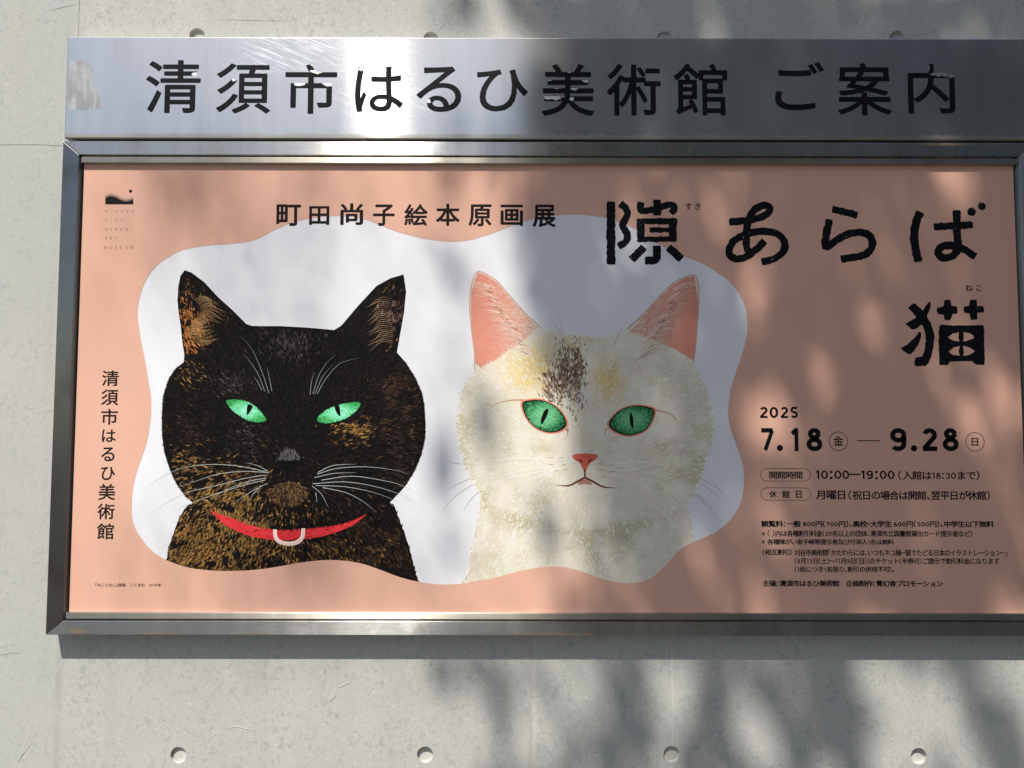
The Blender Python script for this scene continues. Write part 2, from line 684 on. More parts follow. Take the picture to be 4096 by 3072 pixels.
def m_paint():
    m_, nt, b, o = mat_new('painted picture')
    a = nt.nodes.new('ShaderNodeAttribute')
    a.attribute_name = 'tint'
    nt.links.new(a.outputs['Color'], b.inputs['Base Color'])
    b.inputs['Roughness'].default_value = 0.55
    b.inputs['Specular IOR Level'].default_value = 0.08
    return m_


M_PAINT = m_paint()


def m_concrete():
    m_, nt, b, o = mat_new('fair faced concrete')
    v = wpos(nt)
    big = noise(nt, v, 1.3, 3, 0.5)
    mid = noise(nt, wpos(nt, (1, 1, 0.55)), 7, 4, 0.6)
    col = mixc(nt, ramp(nt, big, [(0.35, 0.0), (0.65, 1.0)]), (0.425, 0.428, 0.398), (0.475, 0.462, 0.430))
    col = mixc(nt, ramp(nt, mid, [(0.42, 0.0), (0.68, 0.55)]), col, (0.405, 0.408, 0.385))
    # small darker flakes and worm shaped marks
    fl = noise(nt, wpos(nt, (1, 1, 0.8)), 70, 2, 0.5, 0.6)
    fz = noise(nt, v, 11, 2)
    fm = math_(nt, 'MULTIPLY', ramp(nt, fl, [(0.555, 0.0), (0.60, 1.0)]), ramp(nt, fz, [(0.38, 0.15), (0.62, 1.0)]))
    col = mixc(nt, math_(nt, 'MULTIPLY', fm, 0.62), col, (0.325, 0.333, 0.318))
    f2 = noise(nt, v, 190, 2, 0.5, 1.2)
    col = mixc(nt, math_(nt, 'MULTIPLY', ramp(nt, f2, [(0.60, 0.0), (0.66, 1.0)]), 0.50), col, (0.25, 0.262, 0.255))
    f3 = noise(nt, v, 120, 2, 0.5, 0.8)
    col = mixc(nt, math_(nt, 'MULTIPLY', ramp(nt, f3, [(0.60, 0.0), (0.68, 1.0)]), 0.45), col, (0.56, 0.55, 0.515))
    # rare pin holes
    vo = nt.nodes.new('ShaderNodeTexVoronoi')
    nt.links.new(v, vo.inputs['Vector'])
    vo.inputs['Scale'].default_value = 14
    pin = math_(nt, 'LESS_THAN', vo.outputs['Distance'], 0.028)
    col = mixc(nt, math_(nt, 'MULTIPLY', pin, 0.7), col, (0.13, 0.13, 0.12))
    # vertical rain marks below the sign at x=.855 and along the form joint
    sx = nt.nodes.new('ShaderNodeSeparateXYZ')
    nt.links.new(v, sx.inputs[0])
    wob = math_(nt, 'MULTIPLY', math_(nt, 'SUBTRACT', noise(nt, wpos(nt, (0.2, 0.2, 1)), 9, 3), 0.5), 0.012)
    for xx, wd, cc, st, zt in ((0.855, 0.0028, (0.40, 0.33, 0.22), 0.55, 0.30), (0.866, 0.006, (0.56, 0.54, 0.48), 0.4, 0.30), (-0.297, 0.013, (0.33, 0.33, 0.32), 0.55, 0.28), (1.203, 0.003, (0.58, 0.57, 0.54), 0.4, 0.30)):
        dd = math_(nt, 'ABSOLUTE', math_(nt, 'SUBTRACT', math_(nt, 'ADD', sx.outputs[0], wob), xx))
        mk = ramp(nt, math_(nt, 'DIVIDE', dd, wd), [(0.3, 1.0), (1.0, 0.0)])
        below = math_(nt, 'LESS_THAN', sx.outputs[2], zt + Z0)
        patch = ramp(nt, noise(nt, wpos(nt, (0.3, 0.3, 1)), 8, 2), [(0.3, 0.2), (0.6, 1.0)])
        mk = math_(nt, 'MULTIPLY', math_(nt, 'MULTIPLY', mk, below), math_(nt, 'MULTIPLY', patch, st))
        col = mixc(nt, mk, col, cc)
    pt = math_(nt, 'LESS_THAN', sx.outputs[0], -0.304)
    col = mixc(nt, math_(nt, 'MULTIPLY', pt, 0.35), col, mixc(nt, 0.0, (0.40, 0.412, 0.395), (0, 0, 0)))
    drip = noise(nt, wpos(nt, (1, 1, 0.06)), 16, 3, 0.6)
    col = mixc(nt, math_(nt, 'MULTIPLY', ramp(nt, drip, [(0.55, 0.0), (0.75, 1.0)]), 0.22), col, (0.33, 0.32, 0.285))
    nt.links.new(col, b.inputs['Base Color'])
    b.inputs['Roughness'].default_value = 0.85
    b.inputs['Specular IOR Level'].default_value = 0.2
    bp = nt.nodes.new('ShaderNodeBump')
    bp.inputs['Strength'].default_value = 0.35
    bp.inputs['Distance'].default_value = 0.0012
    h = math_(nt, 'ADD', math_(nt, 'MULTIPLY', mid, 2.0), math_(nt, 'MULTIPLY', fl, 0.3))
    nt.links.new(h, bp.inputs['Height'])
    nt.links.new(bp.outputs[0], b.inputs['Normal'])
    return m_


M_CONC = m_concrete()
M_PLUG = m_plain('tie hole mortar', (0.50, 0.49, 0.45), 0.9, 0.1, 0.28, 45)
M_GAP = m_plain('dark backing', (0.05, 0.045, 0.04), 0.8, 0.2, 0.2, 40)

# ------------------------------------------------------------------ ground
def m_ground():
    m_, nt, b, o = mat_new('asphalt ground')
    v = wpos(nt)
    n1 = noise(nt, v, 2.0, 4)
    n2 = noise(nt, v, 160, 2)
    c = mixc(nt, n1, (0.050, 0.047, 0.042), (0.085, 0.079, 0.070))
    c = mixc(nt, ramp(nt, n2, [(0.4, 0.0), (0.7, 0.5)]), c, (0.13, 0.12, 0.108))
    nt.links.new(c, b.inputs['Base Color'])
    b.inputs['Roughness'].default_value = 0.9
    return m_


bm = bmesh.new()
R = 900
q = [bm.verts.new((x, y, 0)) for x, y in ((-R, -R), (R, -R), (R, R), (-R, R))]
bm.faces.new(q)
tag(finish('ground', bm, m_ground(), None), kind='structure')

# ------------------------------------------------------------------ concrete wall
HR = 0.0195
HOLES = [(x, z + Z0) for z in (1.8, 0.0) for x in (0.0, 0.6, 1.2, 1.8)]
NUDGE = [(0, 0), (0, -.008), (0, -.006), (-.002, -.003), (0, 0), (0, 0.002), (0, .004), (.002, 0)]
HOLES = [(h[0] + n[0], h[1] + n[1]) for h, n in zip(HOLES, NUDGE)]
WX0, WX1, WZ1 = -5.0, 7.0, 4.2
wall = empty('concrete_wall', (1.0, 0.15, 0), 'pale grey bare concrete wall with round tie holes behind the museum sign', 'wall')
V, P = fill_mesh([[(WX0, -0.3), (WX1, -0.3), (WX1, WZ1), (WX0, WZ1)]] + [circle(h, HR, 48) for h in HOLES])
bm = bmesh.new()
bv = [bm.verts.new((v[0], 0.0, v[1])) for v in V]
for p in P:
    f = bm.faces.new([bv[i] for i in p])
bmesh.ops.recalc_face_normals(bm, faces=bm.faces)
for f in bm.faces:
    f.normal_update()
    if f.normal.y > 0:
        f.normal_flip()
bvb = [bm.verts.new(p) for p in ((WX0, 0, -0.3), (WX1, 0, -0.3), (WX1, 0, WZ1), (WX0, 0, WZ1), (WX0, 0.3, -0.3), (WX1, 0.3, -0.3), (WX1, 0.3, WZ1), (WX0, 0.3, WZ1))]
for f in ((5, 4, 7, 6), (0, 4, 5, 1), (1, 5, 6, 2), (2, 6, 7, 3), (3, 7, 4, 0)):
    bm.faces.new([bvb[i] for i in f])
me = bpy.data.meshes.new('wall_face')
bm.to_mesh(me)
bm.free()
wf = link('wall_face', me, M_CONC, wall)

for h in HOLES:                                          # recessed mortar plugs in the form tie holes
    bm = bmesh.new()
    n = 40
    depth = 0.0092 + random.uniform(-.0016, .0016)
    tilt = (random.uniform(-.03, .03), random.uniform(-.03, .03))
    rings = [(HR, 0.0), (HR * 0.985, depth * 0.97), (HR * 0.95, depth * 1.04), (HR * 0.8, depth), (HR * 0.45, depth * .97)]
    rows = []
    for q, (r, y) in enumerate(rings):
        row = []
        for i in range(n):
            c_, s_ = math.cos(2 * math.pi * i / n), math.sin(2 * math.pi * i / n)
            yy = y + (random.uniform(-.00025, .00025) + r * (c_ * tilt[0] + s_ * tilt[1]) if q else 0)
            row.append(bm.verts.new((h[0] + r * c_, yy, h[1] + r * s_)))
        rows.append(row)
    mid = bm.verts.new((h[0], depth * .97, h[1]))
    for a, b_ in zip(rows, rows[1:]):
        for i in range(n):
            j = (i + 1) % n
            bm.faces.new((a[i], a[j], b_[j], b_[i]))
    for i in range(n):
        bm.faces.new((rows[-1][i], rows[-1][(i + 1) % n], mid))
    me = bpy.data.meshes.new('tie_hole')
    bm.to_mesh(me)
    bm.free()
    link('tie_hole', me, M_PLUG, wall)


def ridge(pts, w, hgt, name):
    """a fine cast ridge or lip of mortar standing proud of the concrete"""
    C = smooth_path(pts, 0.004)
    n = len(C)
    T = np.gradient(C, axis=0)
    T /= np.linalg.norm(T, axis=1, keepdims=True) + 1e-12
    Nn = np.stack([-T[:, 1], T[:, 0]], 1)
    bm = bmesh.new()
    rows = []
    for i in range(n):
        k = math.sin(math.pi * (i + 0.3) / (n - 0.4)) ** 0.6 * random.uniform(0.6, 1.0)
        a, c, b_ = C[i] + Nn[i] * w * k, C[i], C[i] - Nn[i] * w * k
        rows.append([bm.verts.new((a[0], 0.0008, a[1])), bm.verts.new((c[0], -hgt * k, c[1])), bm.verts.new((b_[0], 0.0008, b_[1]))])
    for a, b_ in zip(rows, rows[1:]):
        for i in range(2):
            bm.faces.new((a[i], a[i + 1], b_[i + 1], b_[i]))
    return finish(name, bm, M_CONC, wall)


w4 = ruler(0, 2300, zs, 0)
w5 = ruler(1300, 2300, zs, 0)
w1 = ruler(0, 0, zs, 0)
ridge([w4(2050, 810), w4(2110, 775), w4(2130, 730)], .0016, .0016, 'mortar_ridge')
ridge([w4(2135, 712), w4(2180, 690), w4(2225, 672)], .0018, .0016, 'mortar_ridge')
ridge([w4(1420, 972), w4(1500, 958), w4(1560, 972), w4(1640, 982)], .0016, .0014, 'mortar_ridge')
ridge([w4(1318, 988), w4(1335, 965), w4(1350, 942)], .0012, .0012, 'mortar_ridge')
ridge([w4(110, 1192), w4(140, 1140), w4(205, 1060)], .0012, .0012, 'mortar_ridge')
ridge([w1(1365, 128), w1(1430, 125), w1(1500, 126), w1(1850, 135)], .0010, .0008, 'mortar_ridge')
ridge([w1(300, 72), w1(400, 45), w1(480, 30)], .0010, .0008, 'mortar_ridge')
M_CRACK = m_plain('hairline joint', (0.27, 0.27, 0.255), 0.9, 0.1, 0.3, 200)


def crack(polyline, w, name='form_joint'):
    fl = Flat(0.0004)
    P_ = smooth_path(polyline, 0.02)
    P_ = P_ + rng.normal(0, 0.0006, P_.shape)
    fl.stroke([tuple(p) for p in P_], w, w * 0.18, 0.1, 0.01, (0.7, 1, 0.7))
    return fl.build(name, M_CRACK, wall)


crack([(-0.303, 1.775 + Z0), (-0.305, 1.95 + Z0), (-0.304, 2.4 + Z0)], .0022)
crack([(-1.6, 1.511 + Z0), (-0.9, 1.512 + Z0), (-0.55, 1.5125 + Z0), (-0.39, 1.513 + Z0), (-0.318, 1.509 + Z0)], .0020)
w6 = ruler(2696, 0, zs, 0)
crack([w6(1480, 232), w6(1560, 215), w6(1620, 210), w6(1690, 150)], .0010, 'hairline_crack')
crack([w4(0, 505), w4(60, 495), w4(125, 498)], .0009, 'hairline_crack')

# ------------------------------------------------------------------ header sign
header = empty('header_sign', (0.9, 0, HB), 'long brushed steel header panel with large worn black Japanese lettering above the poster frame', 'sign')
M_HEAD = m_header()
bm = bmesh.new()
box_bm(bm, XL + 0.002, XR, -FRONT, -0.0005, HB, HT)
finish('panel', bm, M_HEAD, header, axis=0, bevel=0.0030, seg=3)
HCH = [('清', 922, 380, 1268, 715, 0), ('須', 1367, 400, 1710, 718, 0), ('市', 1802, 405, 2130, 720, 0),
       ('は', 190, 420, 493, 708, 1), ('る', 578, 420, 862, 708, 1), ('ひ', 960, 438, 1283, 705, 1),
       ('美', 1370, 405, 1702, 733, 1), ('術', 1780, 405, 2122, 732, 1), ('館', -2, 402, 337, 730, 2),
       ('ご', 637, 392, 950, 697, 2), ('案', 1033, 397, 1375, 730, 2), ('内', 1478, 405, 1775, 718, 2)]
M_VINYL = m_vinyl()
for ch, a, b_, c, d_, k in HCH:
    fl = Flat(FRONT + 0.0003)
    fl.text(ch, (a, b_, c, d_), lambda u, v, k=k: KH(u, v, k), 0.012)
    fl.build('header_character', M_VINYL, header)
fl = Flat(FRONT + 0.0002)
st = [(440, 385), (500, 380), (540, 388), (560, 405), (575, 430), (580, 480), (588, 530), (612, 570), (628, 600), (645, 635), (660, 668), (610, 690), (585, 682), (560, 680), (545, 698), (470, 692), (450, 695), (430, 690)]
fl.poly(roughen([KH(u, v, 0) for u, v in st], 0.0005, 0.006))
M_TAPE, nt, b, o = mat_new('tape residue')
nz = noise(nt, wpos(nt, (1, 1, 0.25)), 45, 3)
nt.links.new(mixc(nt, ramp(nt, nz, [(0.45, 0.0), (0.62, 1.0)]), (0.27, 0.27, 0.265), (0.40, 0.40, 0.395)), b.inputs['Base Color'])
b.inputs['Metallic'].default_value = 0.55
b.inputs['Roughness'].default_value = 0.5
fl.build('tape_residue', M_TAPE, header)

# ------------------------------------------------------------------ poster frame
frame = empty('poster_frame', (0.9, 0, FB), 'wide brushed steel display frame holding the salmon cat poster', 'frame')
IL, IR, IT, IB = -0.265, 2.069, 1.4710 + Z0, 0.3335 + Z0


def rail(poly, mat, axis, name='rail'):
    bm = bmesh.new()
    prism_bm(bm, poly, -FRONT, -0.0006)
    return finish(name, bm, mat, frame, axis=axis, bevel=0.0016, seg=2)


g = 0.0003
rail([(XL + g, FT), (XR - g, FT), (IR - g, IT), (IL + g, IT)], M_RAIL_X, 0)
rail([(XL + g, FB), (IL + g, IB), (IR - g, IB), (XR - g, FB)], M_RAIL_X, 0)
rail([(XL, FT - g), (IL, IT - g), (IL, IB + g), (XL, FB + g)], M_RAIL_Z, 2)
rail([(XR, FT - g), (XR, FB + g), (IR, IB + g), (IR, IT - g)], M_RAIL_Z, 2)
for z0, z1 in ((1.4515 + Z0, 1.4665 + Z0), (0.3375 + Z0, 0.3520 + Z0)):
    bm = bmesh.new()
    box_bm(bm, IL + 0.005, IR - 0.005, -FRONT + 0.0006, -POSTER + 0.006, z0, z1)
    finish('retaining_strip', bm, M_STRIP, frame, axis=0, bevel=0.0014, seg=2)
bm = bmesh.new()
box_bm(bm, IL - 0.01, IR + 0.01, -0.022, -0.012, IB - 0.01, IT + 0.01)
finish('backing_panel', bm, M_GAP, frame)

# ------------------------------------------------------------------ poster
PX0, PX1, PZ0, PZ1 = -0.2575, 2.060, 0.3345 + Z0, 1.4700 + Z0
poster = empty('exhibition_poster', (0.9, -POSTER, PZ0), 'salmon exhibition poster with a dark cat and a white cat in a wavy white cloud', 'poster')
bm = bmesh.new()
box_bm(bm, PX0, PX1, -POSTER, -POSTER + 0.004, PZ0, PZ1)
finish('white_sheet', bm, M_WHITE, poster)
D_CAT, D_FUR0, D_FUR1, D_EYE, D_WHISK, D_SALM, D_TXT = [POSTER + k for k in (.00006, .00009, .00020, .00022, .00030, .00034, .00038)]

f2 = lambda x, y: at(x * 1.85172, y * 1.85172)
BLOB = [(298, 690), (298, 667), (302, 642), (310, 618), (325, 590), (343, 570), (365, 555), (392, 541), (417, 535), (450, 530), (484, 528), (515, 525), (545, 520), (567, 511), (599, 494), (631, 481), (663, 473), (694, 468.5), (726, 466.5), (758, 468), (789, 474), (821, 486), (853, 499), (884, 508), (916, 515.5), (948, 520), (980, 522), (1011, 519), (1043, 511), (1075, 500), (1106, 487), (1138, 477), (1170, 470), (1202, 465.5), (1242, 463.5), (1286, 467), (1330, 477), (1362, 490), (1390, 506), (1417, 524), (1448, 540), (1484, 556), (1516, 569), (1548, 588), (1574, 607), (1596, 634), (1609, 663), (1614, 694), (1614, 720), (1608, 748), (1599, 777), (1586, 815), (1577, 847), (1573, 878), (1573, 900), (1576, 920), (1583, 942), (1594, 971), (1604, 1002), (1607, 1034), (1604.5, 1066), (1596, 1094.5), (1577, 1123), (1548, 1148), (1516, 1163), (1485, 1177), (1466, 1190), (1443, 1215), (1421, 1237), (1399, 1252), (1370, 1259), (1342, 1259), (1310, 1252.5), (1278, 1242), (1247, 1231), (1215, 1225), (1183, 1224), (1151, 1228), (1120, 1234), (1072, 1247), (1024, 1256), (993, 1261), (945, 1262), (902, 1256), (865, 1247), (819, 1230), (789, 1219.5), (758, 1213), (728, 1210), (697, 1210), (651, 1215), (606, 1223), (560, 1230), (514, 1233), (468, 1233), (423, 1229), (392, 1222), (358, 1209), (331, 1192), (310, 1169), (293, 1142), (285, 1113), (285, 1085), (288, 1052), (297, 1015), (309, 981), (319, 948), (325, 908), (327, 878), (325, 847), (320, 819), (314, 782), (305, 737)]
blob = [tuple(p) for p in smooth_path([f2(*p) for p in BLOB], 0.006, True)]
fl = Flat(D_SALM)
fl.poly([(PX0, PZ0), (PX1, PZ0), (PX1, PZ1), (PX0, PZ1)], blob)
fl.build('salmon_border', M_SALMON, poster)

# --- painted cats: silhouette under thousands of small brush strokes
def vnoise(x, y, seed=0):
    xi, yi = np.floor(x).astype(int), np.floor(y).astype(int)
    xf, yf = x - xi, y - yi

    def h(a, b):
        n_ = (a * 374761393 + b * 668265263 + seed * 974634777) & 0x7fffffff
        n_ = ((n_ ^ (n_ >> 13)) * 1274126177) & 0x7fffffff
        return ((n_ ^ (n_ >> 16)) & 0xffff) / 65535.0
    u, v = xf * xf * (3 - 2 * xf), yf * yf * (3 - 2 * yf)
    return (h(xi, yi) * (1 - u) + h(xi + 1, yi) * u) * (1 - v) + (h(xi, yi + 1) * (1 - u) + h(xi + 1, yi + 1) * u) * v


def fbm(x, y, seed=0):
    return (vnoise(x, y, seed) + 0.5 * vnoise(2 * x, 2 * y, seed + 1) + 0.25 * vnoise(4 * x, 4 * y, seed + 2)) / 1.75


def inside(poly, x, y):
    c = np.zeros(len(x), bool)
    n = len(poly)
    for i in range(n):
        x0, y0 = poly[i]; x1, y1 = poly[i - 1]
        k = (y0 > y) != (y1 > y)
        xx = (x1 - x0) * (y - y0) / ((y1 - y0) if y1 != y0 else 1e-9) + x0
        c ^= k & (x < xx)
    return c


class Brush:
    """tapered brush strokes with a colour each, in one mesh"""

    def __init__(self):
        self.V, self.P, self.C = [], [], []

    def strokes(self, x, y, ang, ln, w, col, d0, d1, curl=0.25):
        n = len(x)
        dep = np.linspace(d0, d1, n)
        for i in range(n):
            a = ang[i]
            c1 = random.uniform(-curl, curl)
            dx, dz = math.cos(a), math.sin(a)
            ex, ez = math.cos(a + c1), math.sin(a + c1)
            L, W = ln[i], w[i] * 0.5
            p0 = (x[i] - dx * L * 0.5, y[i] - dz * L * 0.5)
            p1 = (x[i], y[i])
            p2 = (x[i] + ex * L * 0.5, y[i] + ez * L * 0.5)
            b_ = len(self.V)
            yy = -dep[i]
            self.V += [(p0[0] - dz * W * .55, yy, p0[1] + dx * W * .55), (p0[0] + dz * W * .55, yy, p0[1] - dx * W * .55),
                       (p1[0] + dz * W, yy, p1[1] - dx * W), (p2[0], yy, p2[1]), (p1[0] - dz * W, yy, p1[1] + dx * W)]
            self.P += [(b_, b_ + 1, b_ + 2, b_ + 4), (b_ + 4, b_ + 2, b_ + 3)]
            self.C += [tuple(col[i])] * 5

    def strokes_in(self, poly, x, y, ang, ln, w, col, d0, d1):
        k = inside(poly, x + np.cos(ang) * ln * .55, y + np.sin(ang) * ln * .55) & inside(poly, x - np.cos(ang) * ln * .55, y - np.sin(ang) * ln * .55)
        self.strokes(x[k], y[k], ang[k], ln[k], w[k], col[k], d0, d1)

    def flat(self, V, P, col, d):
        b_ = len(self.V)
        self.V += [(v[0], -d, v[1]) for v in V]
        self.P += [tuple(i + b_ for i in p) for p in P]
        self.C += [col] * len(V)

    def poly(self, poly, col, d):
        V, P = fill_mesh([poly])
        self.flat(V, P, col, d)

    def line(self, pts, w, col, d, taper=(1, .8, .15)):
        self.poly(stroke_outline(pts, w, 0, 0.1, 0.008, taper), col, d)

    def build(self, name, parent):
        me = bpy.data.meshes.new(name)
        me.from_pydata(self.V, [], self.P)
        at_ = me.color_attributes.new('tint', 'FLOAT_COLOR', 'POINT')
        arr = np.ones((len(self.V), 4), np.float32)
        arr[:, :3] = np.array(self.C, np.float32)
        at_.data.foreach_set('color', arr.ravel())
        me.update()
        return link(name, me, M_PAINT, parent)


def pal(*c):
    return np.array([srgb(*k) for k in c]) * 0.86


def pick(pal_, n, p=None):
    k = rng.choice(len(pal_), n, p=p)
    c = pal_[k]
    return np.clip(c * rng.uniform(0.8, 1.2, (n, 1)), 0, 1)


def sample(poly, n, margin=0.0):
    P = np.array(poly)
    lo, hi = P.min(0), P.max(0)
    x = rng.uniform(lo[0], hi[0], n); y = rng.uniform(lo[1], hi[1], n)
    k = inside(poly, x, y)
    return x[k], y[k]


def gz(x, y, c, rx, ry):
    return np.exp(-(((x - c[0]) / rx) ** 2 + ((y - c[1]) / ry) ** 2))


def edge_fur(br, poly, face, pal_, n, d0, d1, L=(.006, .014), skip=None):
    """short hairs that cross the outline so that the silhouette is not a clean cut"""
    C = smooth_path(poly, 0.002, True)
    k = rng.integers(0, len(C), n)
    x, y = C[k, 0], C[k, 1]
    if skip is not None:
        keep = ~skip(x, y)
        x, y = x[keep], y[keep]
    n = len(x)
    ang = np.arctan2(y - face[1], x - face[0]) + rng.normal(0, 0.4, n) - 0.25 * np.sign(x - face[0]) * 0 
    ang = np.where(y < face[1] + .2, np.arctan2(np.sin(ang) - 0.5, np.cos(ang)), ang)
    x = x - np.cos(ang) * .004
    y = y - np.sin(ang) * .004
    br.strokes(x, y, ang, rng.uniform(*L, n), rng.uniform(.0015, .0032, n), pick(pal_, n), d0, d1)


UNIT = 0.5651 * 1.75 / F                    # one ruler unit of the picture measurements in metres

# dark tortoiseshell cat ---------------------------------------------------
kt, kl = ruler(500, 980, .5651), ruler(500, 1580, .5651)
out_d = [kt(*p) for p in ((422, 178), (470, 195), (560, 262), (650, 360), (760, 460), (860, 560), (900, 573), (1000, 574), (1100, 574), (1300, 585), (1480, 602), (1530, 572), (1650, 430), (1780, 290), (1880, 235), (1972, 208), (1990, 330), (1975, 480), (1950, 620), (1925, 760), (1985, 830), (2050, 930), (2100, 1040), (2115, 1110))]
out_d += [kl(*p) for p in ((2118, 60), (2128, 200), (2125, 300), (2100, 420), (2050, 540), (1980, 650), (1890, 745), (1868, 768), (1910, 800), (1945, 900), (1985, 1000), (2015, 1100), (2045, 1220), (2075, 1330), (2090, 1440), (270, 1440), (285, 1260), (296, 1165), (312, 1085), (345, 980), (390, 870), (440, 800), (485, 765), (430, 720), (370, 640), (322, 540), (282, 420), (263, 300), (260, 150), (268, 30))]
out_d += [kt(*p) for p in ((275, 1050), (312, 940), (362, 870), (415, 830), (420, 780), (405, 680), (395, 580), (380, 480), (372, 400), (376, 300), (392, 220))]
face_d = kl(1160, 420)
INKC = tuple(srgb(17, 15, 15))
cat1 = Brush()
cat1.poly(out_d, INKC, D_CAT)
cat_d = cat1.build('cat_picture', poster)
cat_d['label'] = 'dark tortoiseshell cat with green eyes and a red collar'
br = Brush()
TORT = pal((142, 106, 56), (168, 122, 62), (110, 80, 44), (74, 53, 34), (36, 28, 23), (184, 140, 84), (116, 96, 58))
DARK = pal((15, 13, 13), (20, 17, 17), (26, 22, 21), (13, 12, 13), (36, 30, 28))
GREY = pal((62, 54, 56), (82, 72, 72), (44, 38, 40), (30, 27, 28))
edge_fur(br, out_d, face_d, DARK, 2600, D_FUR0, D_FUR0 + 2e-5, skip=lambda x, y: y > kt(0, 790)[1])
edge_fur(br, out_d, face_d, TORT, 700, D_FUR0, D_FUR0 + 2e-5, (.008, .018), skip=lambda x, y: (y > kl(0, 700)[1]) | (x > kl(900, 0)[0]))
x, y = sample(out_d, 42000)
n = len(x)
U = UNIT
wt = 1.0 * gz(x, y, kl(640, 690), 300 * U, 150 * U) + 1.7 * gz(x, y, kl(600, 1080), 430 * U, 250 * U) + 1.15 * gz(x, y, kl(1590, 265), 140 * U, 70 * U) \
    + 0.55 * gz(x, y, kt(480, 950), 80 * U, 60 * U) + 0.5 * gz(x, y, kl(1250, 1140), 500 * U, 90 * U) + 0.5 * gz(x, y, kl(430, 500), 110 * U, 120 * U) \
    + 1.2 * gz(x, y, kt(455, 560), 80 * U, 200 * U) + 0.7 * gz(x, y, kt(1900, 480), 80 * U, 170 * U)
wt = wt * np.clip(fbm(x * 40 + 8 * fbm(x * 20, y * 20, 5), y * 40, 3) * 3.0 - 0.72, 0.03, 1.35)
wb = 0.75 * gz(x, y, kl(1960, 250), 150 * U, 420 * U) + 0.7 * gz(x, y, kt(1930, 1000), 190 * U, 100 * U) + 0.5 * gz(x, y, kl(420, 250), 170 * U, 240 * U) + 0.7 * gz(x, y, kl(1750, 1050), 350 * U, 250 * U) \
    + .6 * gz(x, y, kl(1300, 1120), 500 * U, 130 * U) + .5 * gz(x, y, kl(900, 900), 400 * U, 100 * U) + .6 * gz(x, y, kl(1500, 560), 150 * U, 100 * U) + .5 * gz(x, y, kt(700, 420), 200 * U, 150 * U)
wb = wb * np.clip(fbm(x * 45, y * 45, 13) * 2.6 - 0.6, 0.1, 1.2)
wg = 0.9 * gz(x, y, kt(1180, 680), 170 * U, 110 * U) + 0.7 * gz(x, y, kt(760, 980), 120 * U, 70 * U) + 0.5 * gz(x, y, kl(850, 330), 110 * U, 120 * U) + 0.8 * gz(x, y, kl(1160, 410), 70 * U, 45 * U)
t = rng.uniform(0, 1, n)
isT = t < wt * 0.8
isG = (~isT) & (rng.uniform(0, 1, n) < wg)
isB = (~isT) & (~isG) & (rng.uniform(0, 1, n) < wb * .8)
col = pick(DARK, n)
col[isT] = pick(TORT, isT.sum(), [.2, .12, .22, .2, .12, .04, .1])
col[isB] = pick(pal((70, 50, 34), (52, 38, 28), (40, 30, 24), (92, 66, 44), (58, 44, 40)), isB.sum(), [.25, .3, .25, .1, .1])
orange = isT & (gz(x, y, kt(455, 560), 110 * U, 230 * U) > .35)
col[orange] = pick(pal((176, 108, 52), (150, 88, 42), (196, 130, 70), (96, 58, 34)), orange.sum())
ear_r = isT & (gz(x, y, kt(1900, 480), 100 * U, 190 * U) > .35)
col[ear_r] = pick(pal((100, 80, 70), (84, 66, 58), (120, 96, 80)), ear_r.sum())
col[isG] = pick(GREY, isG.sum())
ang = np.arctan2(y - face_d[1], x - face_d[0])
ang = np.where((y < kl(0, 760)[1]), np.arctan2(-1.0, 0.9 * np.tanh((x - face_d[0]) * 6)), ang)
ang = np.where((y > kt(0, 600)[1]), np.arctan2(1.0, np.sign(x - face_d[0]) * 0.35), ang) + rng.normal(0, .35, n)
ln = rng.uniform(.007, .016, n)
wd = rng.uniform(.0014, .0032, n) * np.where(isT, 1.35, 1.0)
br.strokes_in(out_d, x, y, ang, ln, wd, col, D_FUR0 + 2e-5, D_FUR1)
# hairs inside the ears
for k in range(46):
    s_ = k / 46
    u, v = 470 + 45 * math.sin(s_ * 7), 370 + 330 * s_
    br.line([kt(u + 20, v + 18), kt(u + 90, v - 8 + 20 * s_), kt(u + 170 + random.uniform(-50, 30), v + 6 + random.uniform(-10, 40) + (20 if s_ < .5 else -40))], .0012, tuple(srgb(*random.choice([(176, 138, 92), (150, 112, 70), (200, 160, 110)]))), D_FUR1 + 1e-5, (.3, 1, .2))
    if k % 2 == 0:
        u = 1890 - 10 * math.sin(s_ * 6)
        br.line([kt(u, v + 10), kt(u - 80, v + 0), kt(u - 165 + random.uniform(-20, 50), v + 45 + random.uniform(-10, 20))], .0012, tuple(srgb(*random.choice([(150, 122, 90), (128, 100, 74), (170, 140, 104)]))), D_FUR1 + 1e-5, (.3, 1, .2))
br.build('fur', cat_d)


